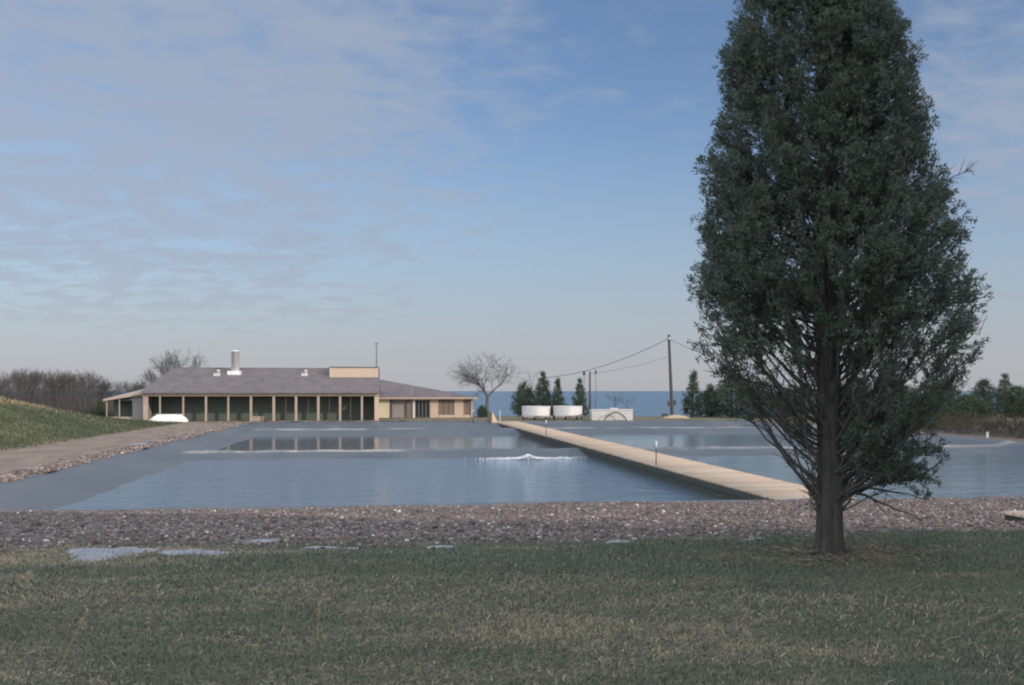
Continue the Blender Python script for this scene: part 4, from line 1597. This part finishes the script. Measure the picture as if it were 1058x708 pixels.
def hedge():
    """brown thicket on the right bank"""
    r_ = np.random.default_rng(51)
    n = 2600
    u = r_.uniform(44, 82, n); v = VR + 2.2 + 3.6 * r_.uniform(0, 1, n) ** .8
    z = ground_h(u, v)
    L_ = r_.uniform(.4, 1.15, n)
    P0 = np.stack([v, u, z - .05], -1)
    P1 = P0 + np.stack([r_.normal(0, .35, n), r_.normal(0, .35, n), L_], -1)
    V, F = tubes(P0, P1, np.full(n, .012), np.full(n, .004), 3)
    o = mesh_np('bank_brush', V, F, M['twig'], None)
    o.rotation_euler = (0, 0, TH)
    tag(o, 'low brown brush along the right pond bank', 'brush', None, 'stuff')
    PP = P1[r_.uniform(0, 1, n) < .8]
    PP = np.repeat(PP, 3, 0) + r_.normal(0, .16, (len(PP) * 3, 3))
    V, F = leaf_sprays(PP, np.tile([[0, 0, 1.]], (len(PP), 1)), r_, 5, .10, .022, .9)
    c = np.exp(r_.normal(0, .3, (len(F), 1))) * np.where(r_.uniform(0, 1, (len(F), 1)) < .5, np.array([[.075, .062, .045]]), np.array([[.055, .064, .044]]))
    mesh_np('leaves', V, F, M['leaf'], o, False, np.repeat(np.clip(c, .02, .3), 4, 0))


hedge()


# ------------------------------------------------------------------ bare trees
def bare_tree(name, seed, H, spread, depth, trunk_r, fork=3, low=.22, flat=.0, rmin=.011):
    r_ = random.Random(seed)
    S0, S1, A, B = [], [], [], []

    def grow(p, d, L_, r, k):
        n = 3
        for i in range(n):
            d = (d + Vector((r_.gauss(0, .13), r_.gauss(0, .13), r_.gauss(.02, .08)))).normalized()
            q = p + d * L_ / n
            r2 = r * (1 - .12)
            S0.append(tuple(p)); S1.append(tuple(q)); A.append(r); B.append(r2)
            if k < depth and k > 0 and i < n - 1 and r_.random() < .75:
                side(q, d, L_ * r_.uniform(.5, .75), r2 * .55, k + 1)
            p, r = q, r2
        if k < depth:
            for _ in range(fork if k else fork + 1):
                side(p, d, L_ * r_.uniform(.62, .86), r * r_.uniform(.5, .72), k + 1)

    def side(p, d, L_, r, k):
        ax = Vector((r_.gauss(0, 1), r_.gauss(0, 1), r_.gauss(0, .4)))
        ax = (ax - ax.dot(d) * d).normalized()
        ang = r_.uniform(.35, .95) * spread
        nd = (d * math.cos(ang) + ax * math.sin(ang) + Vector((0, 0, .12 - flat))).normalized()
        grow(p, nd, L_, max(r, rmin), k)
    grow(Vector((0, 0, -.3)), Vector((0, 0, 1)), H * low + .3, trunk_r, 0)
    S0, S1 = np.array(S0), np.array(S1)
    m_ = S1[:, 2].max()
    w_ = 2 * np.percentile(np.hypot(S1[:, 0], S1[:, 1]), 95)
    t = empty(name, (0, 0, 0))
    A, B = np.array(A), np.array(B)
    thick = A > trunk_r * .3
    V, F = tubes(S0[thick], S1[thick], A[thick], B[thick], 7)
    mesh_np('trunk', V, F, M['twig'], t, True)
    V, F = tubes(S0[~thick], S1[~thick], A[~thick], B[~thick], 3)
    mesh_np('crown', V, F, M['twig'], t, True)
    DIM[t.name] = (m_, w_ * .95)
    return t


oak = bare_tree('bare_tree', 8, 7.5, 1.25, 5, .17, 3, .24, .03, .0065)
wide = bare_tree('bare_tree', 5, 9, .85, 5, .17, 3, .26)
tallb = bare_tree('bare_tree', 17, 10, .7, 5, .17, 3, .3)
thin = bare_tree('bare_sapling', 23, 5, .8, 3, .05, 3, .3)
place(oak, 504, 113, 359.5, 84, 'wide spreading bare tree between the low wing and tanks', 'tree', None, .5, True)
place(wide, 198, 122, 357, 66, 'bare tree showing above the left end of hall roof', 'tree', None, .2, True)
GB = 'bare woods left of the hall'
wl = [(4, 116, 386, 52, 'bare grey tree at the left photo edge'), (28, 122, 381, 50, 'bare tree second from the left edge of the woods'),
      (46, 118, 384, 48, 'dense bare tree in the left half of the woods'), (68, 124, 382, 52, 'bare tree in the middle of the woods above mound slope'),
      (86, 118, 383, 46, 'bare tree in the woods with highest right top'), (104, 126, 392, 44, 'lower bare tree toward the right end of the woods'),
      (126, 132, 394, 46, 'bare tree directly behind the side porch roof'), (148, 136, 392, 40, 'bare tree behind the hall corner'),
      (172, 128, 378, 46, 'thin bare tree beside the taller tree above hall roof'), (-22, 118, 388, 56, 'bare tree just outside the left edge')]
wl += [(16, 126, 380, 46, 'bare tree behind the front row near the left edge'), (38, 130, 379, 44, 'tall bare tree behind the woods front row'),
       (58, 127, 380, 44, 'bare tree behind the dense left woods'), (78, 131, 381, 44, 'bare tree behind the middle of the woods'), (96, 123, 387, 40, 'bare tree close to the right end of the woods')]
for i, (px_, d, yt, w, lab) in enumerate(wl):
    yt -= 2
    place((tallb if i % 2 == 0 else wide), px_, d, yt, w, lab, 'tree', GB, i * 1.7, i == 0)
place(thin, 548, 118, 379, 30, 'thin bare sapling behind the low round evergreen shrub', 'sapling', 'bare saplings by the sea', .2, True)
place(thin, 632, 116, 401, 30, 'bare sapling above the left part of rectangular tank', 'sapling', 'bare saplings by the sea', 1.2)
place(thin, 648, 116, 405, 26, 'bare sapling above the right end of rectangular tank', 'sapling', 'bare saplings by the sea', 2.2)


def understory():
    r_ = np.random.default_rng(61)
    n = 22000
    x = r_.uniform(-82, -44, n); y = r_.uniform(112, 138, n)
    z = np.array([0.0] * n)
    L_ = (.6 + 4.0 * r_.uniform(0, 1, n) ** 1.6) * (1 - .55 * sst(x, -55, -45)) * (1 + .25 * np.sin(x * .9) * np.sin(x * .37 + 1))
    P0 = np.stack([x, y, z - .1], -1)
    P1 = P0 + np.stack([r_.normal(0, .5, n), r_.normal(0, .5, n), L_], -1)
    V, F = tubes(P0, P1, np.full(n, .022), np.full(n, .006), 3)
    o = mesh_np('wood_undergrowth', V, F, M['twig'], None)
    tag(o, 'tangled grey brown undergrowth beneath the bare woods', 'undergrowth', None, 'stuff')


understory()
